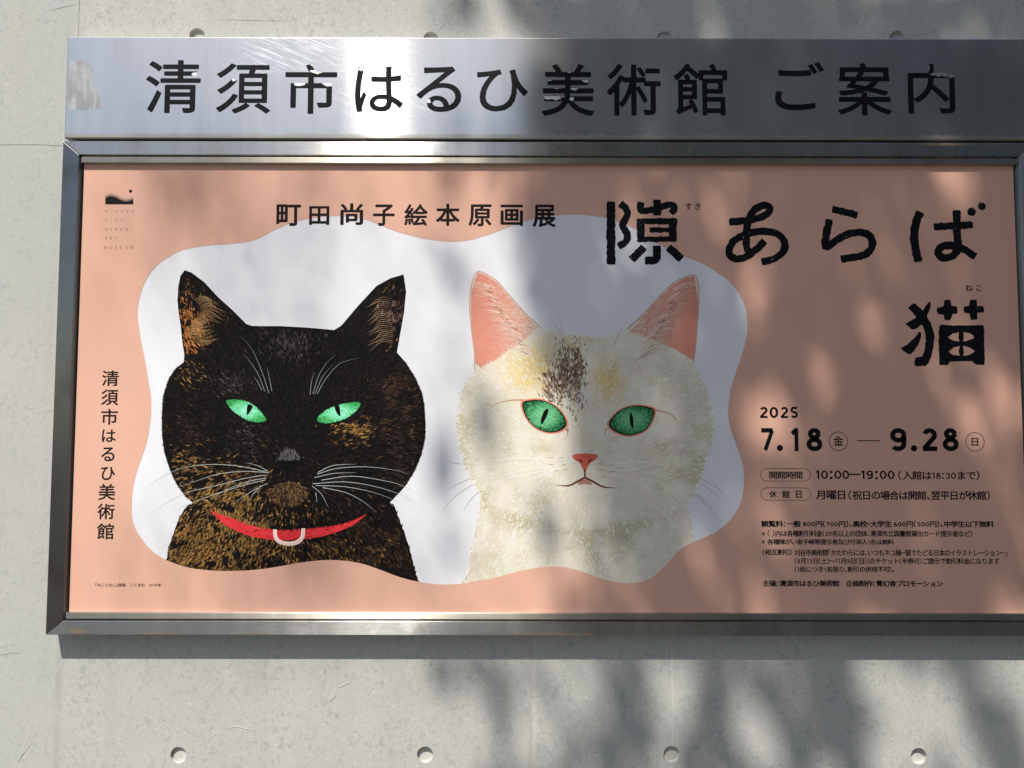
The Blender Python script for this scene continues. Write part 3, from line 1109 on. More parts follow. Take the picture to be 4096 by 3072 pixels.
def eye(parent, K, outline, iris, rim, pupil, lid, seed=0, name='eye'):
    e = Brush()
    P = [K(*p) for p in outline]
    P = [tuple(p) for p in smooth_path(P, 0.003, True)]
    A = np.array(P)
    c = A.mean(0)
    e.poly([tuple(c + (p - c) * 1.16) for p in A], tuple(srgb(*lid)), D_EYE)
    e.poly([tuple(c + (p - c) * 1.07) for p in A], tuple(srgb(9, 14, 11)), D_EYE + 1e-5)
    e.poly([tuple(c + (p - c) * 0.985) for p in A], tuple(srgb(*rim)), D_EYE + 1.5e-5)
    x, y = sample([tuple(c + (p - c) * 0.97) for p in A], 2600)
    r = np.hypot((x - c[0]) / np.ptp(A[:, 0]) * 2, (y - c[1]) / np.ptp(A[:, 1]) * 2)
    n = len(x)
    ci = np.array([srgb(*k) for k in iris]) * 0.9
    k = np.clip((r + rng.normal(0, .16, n)) * len(ci) * 0.85, 0, len(ci) - 1).astype(int)
    e.strokes(x, y, np.arctan2(y - c[1], x - c[0]), np.full(n, .006), np.full(n, .0026), ci[k] * rng.uniform(.88, 1.12, (n, 1)), D_EYE + 2e-5, D_EYE + 5e-5)
    pp = [tuple(p) for p in smooth_path([K(*p) for p in pupil], 0.002, True)]
    e.poly(pp, tuple(srgb(10, 12, 12)), D_EYE + 5.5e-5)
    return e.build(name, parent)


IR1 = ((150, 238, 196), (138, 228, 184), (118, 215, 160), (84, 190, 118), (56, 150, 74))
eye(cat_d, kl, [(716, 40), (780, 32), (860, 48), (930, 88), (985, 150), (1000, 180), (960, 192), (880, 182), (790, 130), (740, 85)], IR1, (70, 160, 90), [(872, 66), (904, 78), (896, 104), (866, 142), (862, 104)], (14, 12, 12))
eye(cat_d, kl, [(1668, 58), (1610, 52), (1530, 68), (1440, 98), (1375, 146), (1358, 176), (1390, 196), (1460, 196), (1570, 160), (1640, 108)], IR1, (70, 160, 90), [(1484, 80), (1512, 74), (1524, 110), (1522, 150), (1496, 122)], (14, 12, 12))
br = Brush()
br.poly([tuple(p) for p in smooth_path([kl(*p) for p in ((1085, 465), (1160, 452), (1235, 465), (1215, 510), (1160, 545), (1105, 510))], .004, True)], tuple(srgb(12, 11, 12)), D_EYE)
x, y = sample([kl(*p) for p in ((1075, 452), (1130, 380), (1190, 380), (1245, 452))], 260)
br.strokes(x, y, np.pi / 2 + (x - face_d[0]) * -12, np.full(len(x), .011), np.full(len(x), .0014), pick(pal((84, 80, 82), (60, 58, 60), (110, 106, 108)), len(x)), D_EYE + 1e-5, D_EYE + 2e-5)
br.line([kl(1160, 545), kl(1160, 600)], .003, tuple(srgb(8, 8, 8)), D_EYE + 1e-5, (1, 1, 1))
br.build('nose', cat_d)
# chin with a soft, even brown tone
br = Brush()
cp = [tuple(p) for p in smooth_path([kl(*p) for p in ((1010, 690), (1060, 640), (1150, 625), (1250, 640), (1300, 690), (1250, 760), (1150, 785), (1060, 760))], .004, True)]
x, y = sample(cp, 1500)
n = len(x)
br.strokes(x, y, np.arctan2(y - kl(0, 600)[1], x - face_d[0]) + rng.normal(0, .3, n), rng.uniform(.007, .013, n), rng.uniform(.0016, .003, n), pick(pal((132, 98, 62), (98, 72, 48), (70, 52, 38), (44, 35, 29), (30, 26, 24)), n), D_EYE, D_EYE + 4e-5)
br.build('chin', cat_d)
# collar and ring
col_ = Brush()
lo_ = [(612, 824), (655, 872), (722, 926), (850, 986), (1000, 1020), (1120, 1028), (1250, 1022), (1430, 992), (1600, 926), (1700, 852)]
hi_ = [(1692, 848), (1600, 888), (1500, 918), (1300, 944), (1100, 952), (900, 922), (760, 868), (640, 828)]
col_.poly([tuple(p) for p in smooth_path([kl(*p) for p in lo_ + hi_], .004, True)], tuple(srgb(214, 52, 58)), D_EYE)
x, y = sample([kl(*p) for p in lo_ + hi_], 900)
n = len(x)
col_.strokes(x, y, rng.normal(0, .5, n), rng.uniform(.006, .014, n), rng.uniform(.0015, .003, n), pick(pal((226, 60, 64), (196, 46, 52), (232, 80, 80), (150, 36, 44)), n, [.4, .3, .2, .1]), D_EYE + 1e-5, D_EYE + 3e-5)
# fur falling over the upper edge
C = smooth_path([kl(*p) for p in hi_], .002)
k = rng.integers(0, len(C), 420)
xx, yy = C[k, 0], C[k, 1] + .003
dk = np.where((xx < kl(1050, 0)[0])[:, None], pick(TORT, 420), pick(DARK, 420))
col_.strokes(xx, yy, np.full(420, -np.pi / 2) + rng.normal(0, .35, 420), rng.uniform(.008, .018, 420), rng.uniform(.0016, .003, 420), dk, D_EYE + 3.2e-5, D_EYE + 4e-5)
collar = col_.build('collar', cat_d)
rg = Brush()
rg.line([kl(1062, 952), kl(1064, 1000), kl(1090, 1038), kl(1158, 1054), kl(1228, 1040), kl(1258, 1000), kl(1262, 945)], 26 * U, tuple(srgb(236, 206, 196)), D_EYE + 5e-5, (1, 1, 1))
rg.line([kl(1070, 958), kl(1072, 1000), kl(1098, 1030), kl(1158, 1044), kl(1220, 1030), kl(1248, 1000), kl(1252, 950)], 8 * U, tuple(srgb(250, 236, 228)), D_EYE + 5.5e-5, (1, 1, 1))
rg.build('collar_ring', cat_d)
WH = tuple(srgb(176, 186, 184)); WH2 = tuple(srgb(206, 202, 198))
for pts in ([(1020, 552), (900, 520), (760, 498), (600, 492), (440, 510), (300, 560), (140, 660)], [(1000, 548), (840, 540), (660, 560), (500, 610), (330, 668)], [(990, 566), (850, 590), (650, 640), (440, 690), (300, 760), (180, 840)],
            [(1000, 588), (880, 610), (740, 660), (600, 740)], [(1000, 628), (900, 680), (780, 760)], [(960, 640), (910, 700), (870, 760)], [(1010, 540), (940, 500), (850, 478)], [(995, 600), (800, 650), (560, 730), (340, 820)],
            [(1365, 548), (1470, 500), (1640, 488)], [(1360, 560), (1500, 520), (1700, 508), (1900, 530), (2010, 560)], [(1340, 585), (1480, 555), (1640, 548)], [(1390, 602), (1600, 575), (1800, 600), (1960, 640), (2130, 730)],
            [(1330, 628), (1560, 615), (1780, 650), (1960, 710), (2100, 790)], [(1400, 655), (1560, 690), (1680, 750), (1780, 830)], [(1325, 645), (1390, 700), (1440, 800)], [(1350, 690), (1360, 760)], [(1350, 640), (1560, 650), (1760, 690), (1950, 760)]):
    wk = Brush()
    wk.line([kl(*p) for p in pts], .0014, WH, D_WHISK)
    wk.build('whisker', cat_d)
for pts in ([(1018, 1050), (985, 940), (930, 800), (880, 710), (818, 648)], [(990, 1035), (940, 910), (880, 820), (840, 770)], [(1040, 1035), (1020, 930), (1003, 860)], [(970, 1028), (940, 970), (912, 930)],
            [(1310, 1060), (1320, 970), (1338, 900)], [(1330, 1055), (1370, 930), (1430, 830), (1488, 780)], [(1345, 1055), (1400, 930), (1470, 850)], [(1362, 1053), (1420, 950), (1520, 840), (1650, 800)]):
    wk = Brush()
    wk.line([kt(*p) for p in pts], .0013, tuple(srgb(140, 142, 140)), D_WHISK)
    wk.build('whisker', cat_d)

# white cat ---------------------------------------------------------------
ct, cl = ruler(1750, 980, .5877), ruler(1750, 1580, .5877)
U2 = .5877 * 1.75 / F
out_w = [ct(*p) for p in ((275, 178), (330, 198), (400, 240), (480, 330), (600, 465), (700, 560), (730, 574), (800, 576), (880, 598), (1000, 610), (1120, 614), (1220, 592), (1290, 572), (1400, 470), (1500, 360), (1600, 262), (1680, 220), (1755, 202), (1772, 270), (1780, 370), (1772, 520), (1762, 650), (1746, 800), (1790, 880), (1832, 970), (1860, 1060))]
out_w += [cl(*p) for p in ((1880, 130), (1885, 220), (1870, 330), (1840, 440), (1800, 560), (1745, 680), (1702, 745), (1722, 830), (1740, 930), (1746, 1010), (1752, 1100), (1755, 1420), (188, 1420), (200, 1250), (216, 1100), (250, 980), (274, 830), (296, 690), (240, 600), (182, 490), (150, 380), (128, 250), (132, 130), (145, 30))]
out_w += [ct(*p) for p in ((152, 1020), (190, 930), (250, 850), (252, 740), (234, 600), (220, 450), (224, 330), (245, 230))]
face_w = cl(1003, 450)
c2 = Brush()
c2.poly(out_w, tuple(np.array(srgb(238, 235, 226)) * .9), D_CAT)
lt, rt = [ct(*p) for p in ((274, 186), (330, 208), (398, 250), (476, 340), (594, 474), (680, 560), (600, 640), (440, 745), (300, 840), (258, 800), (240, 640), (226, 460), (230, 320))], [ct(*p) for p in ((1750, 210), (1774, 380), (1764, 560), (1742, 790), (1640, 720), (1480, 650), (1310, 590), (1406, 478), (1506, 368), (1606, 270), (1684, 226))]
for e_ in (lt, rt):
    c2.poly(e_, tuple(np.array(srgb(228, 154, 134)) * .88), D_CAT + 1e-5)
cat_w = c2.build('cat_picture', poster)
cat_w['label'] = 'white cat with pink ears and round green eyes'
br = Brush()
CREAM = pal((243, 241, 235), (239, 236, 229), (247, 245, 242), (234, 230, 220), (240, 236, 232)) / .93
OLIVE = pal((222, 216, 192), (214, 207, 178), (228, 222, 202), (202, 193, 158), (233, 228, 212)) / .93
edge_fur(br, out_w, face_w, np.vstack([CREAM, OLIVE]), 2600, D_FUR0, D_FUR0 + 2e-5, skip=lambda x, y: y > ct(0, 800)[1])
x, y = sample(out_w, 42000)
n = len(x)
wo = 0.55 * gz(x, y, cl(230, 260), 130 * U2, 300 * U2) + 0.75 * gz(x, y, cl(1680, 420), 260 * U2, 240 * U2) + 0.55 * gz(x, y, cl(620, 390), 160 * U2, 60 * U2) + 0.5 * gz(x, y, cl(560, 720), 300 * U2, 100 * U2) \
    + 0.65 * gz(x, y, cl(520, 860), 200 * U2, 60 * U2) + 0.6 * gz(x, y, cl(1250, 930), 330 * U2, 70 * U2) + 0.5 * gz(x, y, cl(1000, 1080), 300 * U2, 120 * U2) + .55 * gz(x, y, cl(300, 760), 80 * U2, 130 * U2) + 0.4 * gz(x, y, cl(1600, 860), 160 * U2, 100 * U2) \
    + 0.35 * gz(x, y, cl(300, 1150), 160 * U2, 160 * U2) + 0.3 * gz(x, y, ct(1600, 950), 220 * U2, 140 * U2) + 0.3
wo = wo * np.clip(fbm(x * 30, y * 30, 11) * 2.6 - 0.55, 0.03, 1.4)
jaw = smooth_path([cl(*p) for p in ((300, 690), (360, 770), (440, 825), (540, 872), (700, 912), (900, 935), (1150, 935), (1350, 895), (1560, 840), (1700, 765))], .01)
dj = np.min(np.hypot(x[:, None] - jaw[None, :, 0], y[:, None] - jaw[None, :, 1]), axis=1)
wo = wo + 0.75 * np.exp(-(dj / (26 * U2)) ** 2) * (.5 + fbm(x * 40, y * 40, 37))
wy = 1.1 * gz(x, y, ct(640, 850), 170 * U2, 150 * U2) + 1.0 * gz(x, y, ct(1170, 920), 95 * U2, 150 * U2) + 0.45 * gz(x, y, ct(850, 660), 150 * U2, 60 * U2) + .3 * gz(x, y, cl(1010, 310), 70 * U2, 60 * U2)
wp = 0
CR = np.array(srgb(242, 236, 218)) * .87; OL = np.array(srgb(202, 194, 158)) * .90; YL = np.array(srgb(232, 204, 128)) * .90; PK0 = np.array(srgb(244, 226, 214)) * .90
co = np.clip(wo * .9, 0, .95)[:, None]
cy = np.clip(wy * (.5 + fbm(x * 80, y * 26, 19)), 0, .9)[:, None]
col = CR * (1 - co) + OL * co
pkn = np.clip(fbm(x * 14, y * 14, 23) * 2 - 1.0, 0, .6)[:, None]
col = col * (1 - pkn) + PK0 * pkn
col = col * (1 - cy) + YL * cy
col = np.clip(col * rng.normal(1.0, .03, (n, 1)) * (0.95 + 0.09 * fbm(x * 60, y * 60, 5))[:, None], 0, .95)
# three plain tabby bars on the forehead
bars = np.zeros(n, bool)
for cx_, cy_, rx_, ry_ in ((770, 960, 44, 105), (865, 890, 48, 160), (955, 870, 42, 150)):
    bars |= rng.uniform(0, 1, n) < 2.2 * gz(x, y, ct(cx_, cy_), rx_ * U2, ry_ * U2) * np.clip(fbm(x * 70, y * 26, 17) * 2.2 - .2, 0, 1)
col[bars] = pick(pal((132, 108, 90), (112, 90, 78), (152, 126, 100), (176, 150, 118)), bars.sum())
# ears
pk = inside(lt, x, y) | inside(rt, x, y)
wsoft = (np.where(x < face_w[0], np.clip((x - ct(300, 0)[0]) / (360 * U2), 0, 1), np.clip((ct(1740, 0)[0] - x) / (440 * U2), 0, 1)) ** 1.3 * .75 * (.4 + fbm(x * 20, y * 120, 29)))[:, None]
wsoft = np.clip(wsoft + rng.normal(0, .05, (n, 1)), 0, .85)
PKC = np.array(srgb(230, 150, 128)) * .88
col[pk] = (PKC * (1 - wsoft) + CR * .96 * wsoft)[pk] * rng.normal(1, .03, (pk.sum(), 1))
ang = np.arctan2(y - face_w[1], x - face_w[0])
ang = np.where(y < cl(0, 640)[1], np.arctan2(-1.0, 0.8 * np.tanh((x - face_w[0]) * 6)), ang)
ang = np.where(pk, np.arctan2(0.35, np.where(x < face_w[0], -1.0, 1.0)), ang) + rng.normal(0, .4, n)
br.strokes_in(out_w, x, y, ang, rng.uniform(.007, .017, n), rng.uniform(.0016, .0036, n) * np.where(bars, 1.4, 1), col, D_FUR0 + 2e-5, D_FUR1)
for k in range(60):
    s_ = k / 60
    v = 260 + 500 * s_
    cc = tuple(np.array(srgb(*random.choice([(240, 216, 196), (232, 196, 172), (246, 232, 214), (222, 176, 152)]))) * .86)
    x0 = 420 + 290 * s_ ** 1.1 - random.uniform(0, 60)
    br.line([ct(x0 - 10, v + 25), ct(x0 - 80, v - 5), ct(x0 - 170 + random.uniform(-20, 30), v - 5 + random.uniform(-20, 10))], .0014, cc, D_FUR1 + 1e-5, (1, .8, .15))
    x1 = 1600 - 270 * s_ + random.uniform(0, 60)
    br.line([ct(x1, v + 40), ct(x1 + 80, v), ct(x1 + 190 + random.uniform(-30, 20), v - 5 + random.uniform(-20, 10))], .0014, cc, D_FUR1 + 1e-5, (1, .8, .15))
EG = tuple(np.array(srgb(214, 172, 148)) * .86)
for seg in ([(252, 850), (252, 740), (234, 600), (220, 450), (224, 330), (245, 230), (275, 180), (330, 200), (400, 242), (480, 332), (600, 467), (700, 560)], [(1290, 572), (1400, 472), (1500, 362), (1600, 264), (1680, 222), (1753, 205), (1772, 270), (1778, 370), (1770, 520), (1760, 650), (1744, 800)]):
    br.line([ct(*p) for p in seg], .0030, EG, D_FUR1 + 1.5e-5, (1, 1, 1))
# whisker spots, lid lines
for u, v, w_ in ((760, 432, 70), (840, 432, 50), (780, 480, 60), (860, 480, 40), (800, 520, 60), (870, 512, 40), (1110, 470, 50), (1180, 480, 60), (1110, 515, 60), (1190, 525, 60), (1130, 560, 50), (1250, 500, 60), (1360, 520, 50)):
    br.line([cl(u - w_ / 2, v + random.uniform(-6, 6)), cl(u, v - 5), cl(u + w_ / 2, v + random.uniform(-6, 6))], .0028, tuple(np.array(srgb(196, 178, 140)) * .86), D_FUR1 + 1e-5, (.3, 1, .3))
LID = tuple(np.array(srgb(206, 150, 118)) * .86)
br.line([cl(590, 34), cl(500, 36), cl(420, 52), cl(360, 78)], .004, LID, D_FUR1 + 1e-5, (1, .7, .2))
br.line([cl(1485, 104), cl(1560, 120), cl(1610, 150), cl(1630, 180)], .004, LID, D_FUR1 + 1e-5, (1, .7, .2))
br.line([cl(868, 215), cl(884, 250), cl(886, 285)], .004, LID, D_FUR1 + 1e-5, (1, .7, .2))
br.line([cl(1150, 225), cl(1145, 250), cl(1140, 275)], .004, LID, D_FUR1 + 1e-5, (1, .7, .2))
br.build('fur', cat_w)
IR2 = ((128, 200, 150), (116, 192, 140), (100, 178, 124), (74, 152, 98), (34, 92, 56))
eye(cat_w, cl, [(588, 62), (640, 42), (720, 44), (800, 84), (850, 140), (866, 200), (820, 240), (740, 246), (660, 208), (606, 140)], IR2, (40, 96, 60), [(752, 92), (750, 130), (712, 198), (704, 170), (724, 112)], (214, 138, 116))
eye(cat_w, cl, [(1466, 110), (1420, 86), (1340, 80), (1256, 104), (1190, 164), (1180, 208), (1230, 250), (1310, 268), (1400, 240), (1448, 180)], IR2, (40, 96, 60), [(1312, 116), (1330, 150), (1334, 205), (1326, 230), (1308, 180)], (214, 138, 116))
br = Brush()
br.poly([tuple(p) for p in smooth_path([cl(*p) for p in ((920, 408), (1003, 398), (1086, 408), (1075, 440), (1040, 462), (1018, 500), (1003, 530), (988, 500), (966, 462), (932, 440))], .003, True)], tuple(np.array(srgb(226, 112, 92)) * .86), D_EYE)
br.line([cl(958, 440), cl(976, 446), cl(984, 466)], .004, tuple(srgb(90, 36, 32)), D_EYE + 1e-5, (.5, 1, .4))
br.line([cl(1054, 440), cl(1036, 446), cl(1026, 466)], .004, tuple(srgb(90, 36, 32)), D_EYE + 1e-5, (.5, 1, .4))
br.build('nose', cat_w)
br = Brush()
MO = tuple(srgb(110, 60, 50))
br.line([cl(1003, 505), cl(1003, 560)], .004, MO, D_EYE + 1e-5, (1, 1, 1))
br.line([cl(1003, 562), cl(950, 590), cl(890, 618), cl(800, 612)], .0055, MO, D_EYE + 1e-5, (1, .8, .1))
br.line([cl(1003, 562), cl(1060, 590), cl(1130, 626), cl(1220, 632)], .0055, MO, D_EYE + 1.2e-5, (1, .8, .1))
br.poly([tuple(p) for p in smooth_path([cl(*p) for p in ((1003, 575), (1050, 600), (1040, 612), (1003, 606), (966, 612), (955, 600))], .003, True)], tuple(np.array(srgb(196, 140, 122)) * .86), D_EYE)
br.build('mouth', cat_w)
WW = tuple(np.array(srgb(250, 249, 246)) * .9); WD = tuple(np.array(srgb(196, 188, 178)) * .86)
for pts in ([(830, 440), (620, 432), (420, 440), (220, 462)], [(820, 480), (600, 510), (400, 560)], [(800, 510), (640, 570), (500, 640)], [(780, 540), (690, 600), (620, 680)], [(1180, 470), (1400, 455), (1620, 500)], [(1190, 510), (1400, 520), (1640, 580)], [(1200, 540), (1380, 600), (1520, 700)], [(840, 500), (600, 540), (330, 600)]):
    wk = Brush()
    wk.line([cl(*p) for p in pts], .0018, WW, D_WHISK)
    wk.build('whisker', cat_w)
for pts in ([(160, 470), (110, 462), (62, 445)], [(220, 570), (130, 610), (45, 662)], [(240, 610), (120, 690), (15, 810)], [(280, 655), (220, 720), (175, 790)], [(1800, 570), (1900, 630), (1998, 720)], [(1790, 600), (1900, 680), (1995, 755)], [(1750, 680), (1860, 780), (1950, 880)], [(1760, 670), (1820, 720), (1880, 775)]):
    wk = Brush()
    wk.line([cl(*p) for p in pts], .0016, WD, D_WHISK)
    wk.build('whisker', cat_w)
for pts in ([(890, 800), (870, 650), (840, 540), (806, 440)], [(850, 620), (815, 560), (775, 498)], [(1190, 700), (1240, 600), (1290, 520)], [(1170, 920), (1210, 800), (1260, 720)], [(1170, 930), (1220, 850), (1300, 780)]):
    wk = Brush()
    wk.line([ct(*p) for p in pts], .0015, tuple(np.array(srgb(190, 182, 160)) * .86), D_WHISK)
    wk.build('whisker', cat_w)

# ------------------------------------------------------------------ poster lettering
ka = ruler(1050, 650, .58770)
for ch, a, b_, c, d_ in (('町', 95, 285, 262, 432), ('田', 318, 297, 455, 425), ('尚', 530, 278, 685, 425), ('子', 752, 285, 900, 432), ('絵', 965, 283, 1125, 432), ('本', 1180, 280, 1343, 432), ('原', 1402, 285, 1560, 435), ('画', 1620, 287, 1773, 432), ('展', 1838, 287, 1995, 440)):
    fl = Flat(D_TXT)
    fl.text(ch, (a, b_, c, d_), ka, 0.023)
    fl.build('heading_character', M_INK2, poster)

kb = ruler(2300, 720, 1796 / 2212)
kc = ruler(3400, 1080, 696 / 2212)
UB = 1796 / 2212 * 1.75 / F
fl = Flat(D_TXT)


def ts(pts, w, K=kb):
    fl.d += 6e-6
    fl.ribbon([K(*p) for p in pts], w * UB, 0.0007)


ts([(177, 110), (177, 413)], 43)
ts([(224, 118), (246, 136), (259, 160), (254, 184), (240, 206), (234, 224), (242, 244), (256, 262), (257, 290), (244, 310), (216, 326)], 36)
ts([(326, 112), (320, 138), (332, 152), (366, 150), (420, 134), (464, 122), (487, 128), (488, 146), (474, 162)], 35)
ts([(404, 100), (404, 172)], 38)
fl.poly(*[roughen([kb(*p) for p in poly], .0007, .005) for poly in ([(303, 190), (498, 187), (503, 195), (502, 300), (495, 305), (312, 306), (305, 300)], [(343, 218), (462, 219), (462, 233), (366, 234), (366, 259), (462, 259), (462, 277), (343, 279)])])
ts([(338, 333), (280, 390)], 40)
ts([(403, 327), (404, 372), (396, 394), (348, 396)], 40)
ts([(462, 333), (522, 388)], 40)
fl.build('title_character', M_TITLE, poster)
fl = Flat(D_TXT)
ts([(762, 206), (830, 202), (900, 189), (948, 166), (960, 142), (945, 127), (915, 129), (885, 147), (862, 182), (848, 230), (843, 290), (846, 335), (860, 368)], 37)
ts([(933, 303), (890, 345), (840, 380), (795, 388), (765, 372), (760, 340), (785, 300), (840, 268), (910, 254), (975, 258), (1018, 284), (1034, 325), (1016, 364), (976, 390), (922, 404)], 37)
fl.build('title_character', M_TITLE, poster)
fl = Flat(D_TXT)
ts([(1270, 143), (1388, 173)], 36)
ts([(1252, 197), (1240, 260), (1231, 318), (1240, 332), (1270, 308), (1330, 273), (1392, 258), (1443, 268), (1464, 302), (1454, 345), (1410, 374), (1312, 389)], 38)
fl.build('title_character', M_TITLE, poster)
fl = Flat(D_TXT)
ts([(1700, 160), (1680, 210), (1671, 270), (1675, 330), (1691, 400)], 42)
ts([(1770, 231), (1957, 221)], 36)
ts([(1880, 152), (1882, 250), (1885, 325), (1870, 366), (1832, 384), (1796, 374), (1790, 348), (1816, 326), (1870, 326), (1925, 348), (1970, 376)], 39)
fl.poly(roughen(circle(kb(1953, 157), 21 * UB, 20), .0006, .01))
fl.poly(roughen(circle(kb(2004, 130), 20 * UB, 20), .0006, .01))
fl.build('title_character', M_TITLE, poster)
fl = Flat(D_TXT)
CATK = [[(735, 487), (770, 448), (800, 425), (830, 428), (878, 470), (925, 515), (965, 455), (1000, 405), (1020, 406), (1026, 430), (1025, 460), (1002, 530), (975, 590), (1020, 660), (1060, 760), (1073, 860), (1060, 980), (1035, 1090), (1000, 1180), (960, 1215), (880, 1225), (830, 1222), (817, 1190), (820, 1150), (838, 1112), (880, 1108), (915, 1095), (945, 1020), (962, 900), (955, 800), (930, 720), (900, 692), (850, 740), (805, 760), (775, 752), (703, 682), (760, 650), (845, 600), (800, 545)],
        [(887, 785), (908, 800), (905, 860), (870, 940), (810, 1030), (770, 1068), (745, 1075), (720, 1060), (640, 992), (720, 950), (800, 880), (850, 820)],
        [(1195, 383), (1240, 378), (1280, 384), (1290, 455), (1362, 470), (1362, 556), (1296, 560), (1283, 634), (1240, 640), (1200, 634), (1190, 570), (1112, 556), (1103, 520), (1108, 480), (1185, 468)],
        [(1522, 380), (1565, 376), (1608, 380), (1615, 455), (1690, 460), (1702, 505), (1695, 543), (1622, 548), (1614, 630), (1574, 637), (1532, 632), (1520, 552), (1448, 543), (1440, 500), (1445, 462), (1515, 456)]]
for poly in CATK:
    fl.poly(roughen([kc(*p) for p in poly], .0005, .005))
fl.poly(*[roughen([kc(*p) for p in poly], .0005, .005) for poly in (
    [(1130, 715), (1150, 700), (1170, 694), (1300, 708), (1420, 704), (1560, 706), (1680, 692), (1698, 715), (1704, 760), (1705, 900), (1712, 1170), (1705, 1206), (1605, 1205), (1545, 1162), (1280, 1165), (1240, 1212), (1140, 1212), (1132, 1180), (1128, 1000), (1124, 900)],
    [(1245, 855), (1300, 812), (1382, 788), (1377, 850), (1390, 908), (1310, 900)], [(1442, 793), (1520, 806), (1582, 848), (1530, 887), (1440, 909), (1448, 850)],
    [(1250, 1037), (1310, 987), (1392, 969), (1380, 1030), (1395, 1092), (1310, 1077)], [(1438, 968), (1520, 983), (1584, 1030), (1530, 1074), (1438, 1093), (1452, 1030)])])
fl.build('title_character', M_TITLE, poster)

fl = Flat(D_TXT)
fl.text('す', (545, 113, 575, 147), kb, .022)
fl.text('き', (592, 113, 618, 147), kb, .022)
fl.build('reading_aid', M_INK2, poster)
fl = Flat(D_TXT)
fl.text('ね', (1467, 188, 1560, 270), kc, .022)
fl.text('こ', (1602, 198, 1670, 266), kc, .022)
fl.build('reading_aid', M_INK2, poster)

kd = ruler(2950, 1560, 1146 / 2212)
UD = 1146 / 2212 * 1.75 / F


def ring(c, r, w):
    fl.poly(circle(c, r + w / 2, 56), circle(c, r - w / 2, 56))


def pill(x0, y0, x1, y1, w):
    def outl(e):
        a, b_ = kd(x0 + e, y0 + e), kd(x1 - e, y1 - e)
        r = (a[1] - b_[1]) / 2
        cz = (a[1] + b_[1]) / 2
        return [(a[0] + r - r * math.sin(t), cz + r * math.cos(t)) for t in np.linspace(0, math.pi, 17)] + [(b_[0] - r + r * math.sin(t), cz - r * math.cos(t)) for t in np.linspace(0, math.pi, 17)]
    fl.poly(outl(-w / 2), outl(w / 2))


fl = Flat(D_TXT)
for ch, a, c in (('2', 172, 232), ('0', 247, 314), ('2', 332, 390), ('5', 409, 465)):
    fl.text(ch, (a, 130, c, 217), kd, .030)
fl.build('year_lettering', M_INK, poster)
fl = Flat(D_TXT)
for chars, dot, c0, day, dbox in (((('7', 184, 282), ('1', 412, 470), ('8', 532, 655)), (327, 447), (779, 396), '金', (740, 355, 817, 430)),
                                  ((('9', 1178, 1305), ('2', 1423, 1540), ('8', 1582, 1707)), (1362, 450), (1833, 400), '日', (1806, 370, 1858, 433))):
    fl = Flat(D_TXT)
    for ch, a, c in chars:
        fl.text(ch, (a, 294, c, 472), kd, .034)
    fl.poly(circle(kd(*dot), 24 * UD))
    ring(kd(*c0), 71 * UD, 5 * UD)
    fl.text(day, dbox, kd, .020)
    fl.build('date_lettering', M_INK, poster)
fl = Flat(D_TXT)
fl.poly([kd(922, 387), kd(1100, 388), kd(1100, 395), kd(922, 394)])
fl.build('date_dash', M_INK, poster)
fl = Flat(D_TXT)
pill(178, 607, 562, 703, 4)
fl.text('開館時間', (245, 627, 502, 686), kd, .022)
fl.text('10:00－19:00', (602, 622, 1212, 690), kd, .024)
fl.text('（入館は18:30まで）', (1240, 624, 1868, 694), kd, .022)
pill(180, 755, 566, 851, 4)
for ch, a, c in (('休', 245, 303), ('館', 343, 404), ('日', 450, 495)):
    fl.text(ch, (a, 776, c, 835), kd, .022)
fl.text('月曜日', (605, 775, 832, 845), kd, .024)
fl.text('（祝日の場合は開館、翌平日が休館）', (855, 777, 1948, 850), kd, .024)
fl.build('opening_hours_lettering', M_INK, poster)
ke = ruler(2950, 2040, 1146 / 2212)
fl = Flat(D_TXT)
fl.text('観覧料：一般 800円（700円）、高校・大学生 600円（500円）、中学生以下無料', (182, 82, 1980, 134), ke, .034)
fl.text('※（ ）内は各種割引料金（20名以上の団体、清須市立図書館貸出カード提示者など）', (185, 157, 1812, 207), ke, .025)
fl.text('※各種障がい者手帳等提示者及び付添人1名は無料', (185, 224, 1207, 268), ke, .025)
fl.text('〈相互割引〉', (188, 302, 425, 348), ke, .032)
fl.text('刈谷市美術館「かたわらには、いつもネコ展－猫でたどる日本のイラストレーション－」', (437, 304, 2082, 356), ke, .025)
fl.text('(9月13日(土)～11月9日(日))のチケット(半券可)ご提示で割引料金になります', (440, 369, 2022, 419), ke, .025)
fl.text('(1枚につき1名限り、割引の併用不可)。', (440, 434, 1210, 482), ke, .025)
fl.text('主催：清須市はるひ美術館　企画制作：青幻舎プロモーション', (193, 542, 1585, 592), ke, .034)
fl.build('admission_lettering', M_INK, poster)

kf = ruler(200, 1400, 500 / 830)
for ch, a, b_, c, d_ in (('清', 345, 135, 458, 240), ('須', 340, 262, 455, 368), ('市', 340, 390, 452, 497), ('は', 345, 527, 438, 612), ('る', 340, 645, 430, 740), ('ひ', 340, 775, 433, 865), ('美', 322, 888, 435, 997), ('術', 315, 1020, 430, 1125), ('館', 312, 1150, 425, 1258)):
    fl = Flat(D_TXT)
    fl.text(ch, (a, b_, c, d_), kf, .017)
    fl.build('museum_name_character', M_INK2, poster)
fl = Flat(D_TXT)
fl.text('『ねことねこ』原画　こぐま社　2019年', (300, 1549, 740, 1572), kf, .018)
fl.build('credit_lettering', M_INK2, poster)

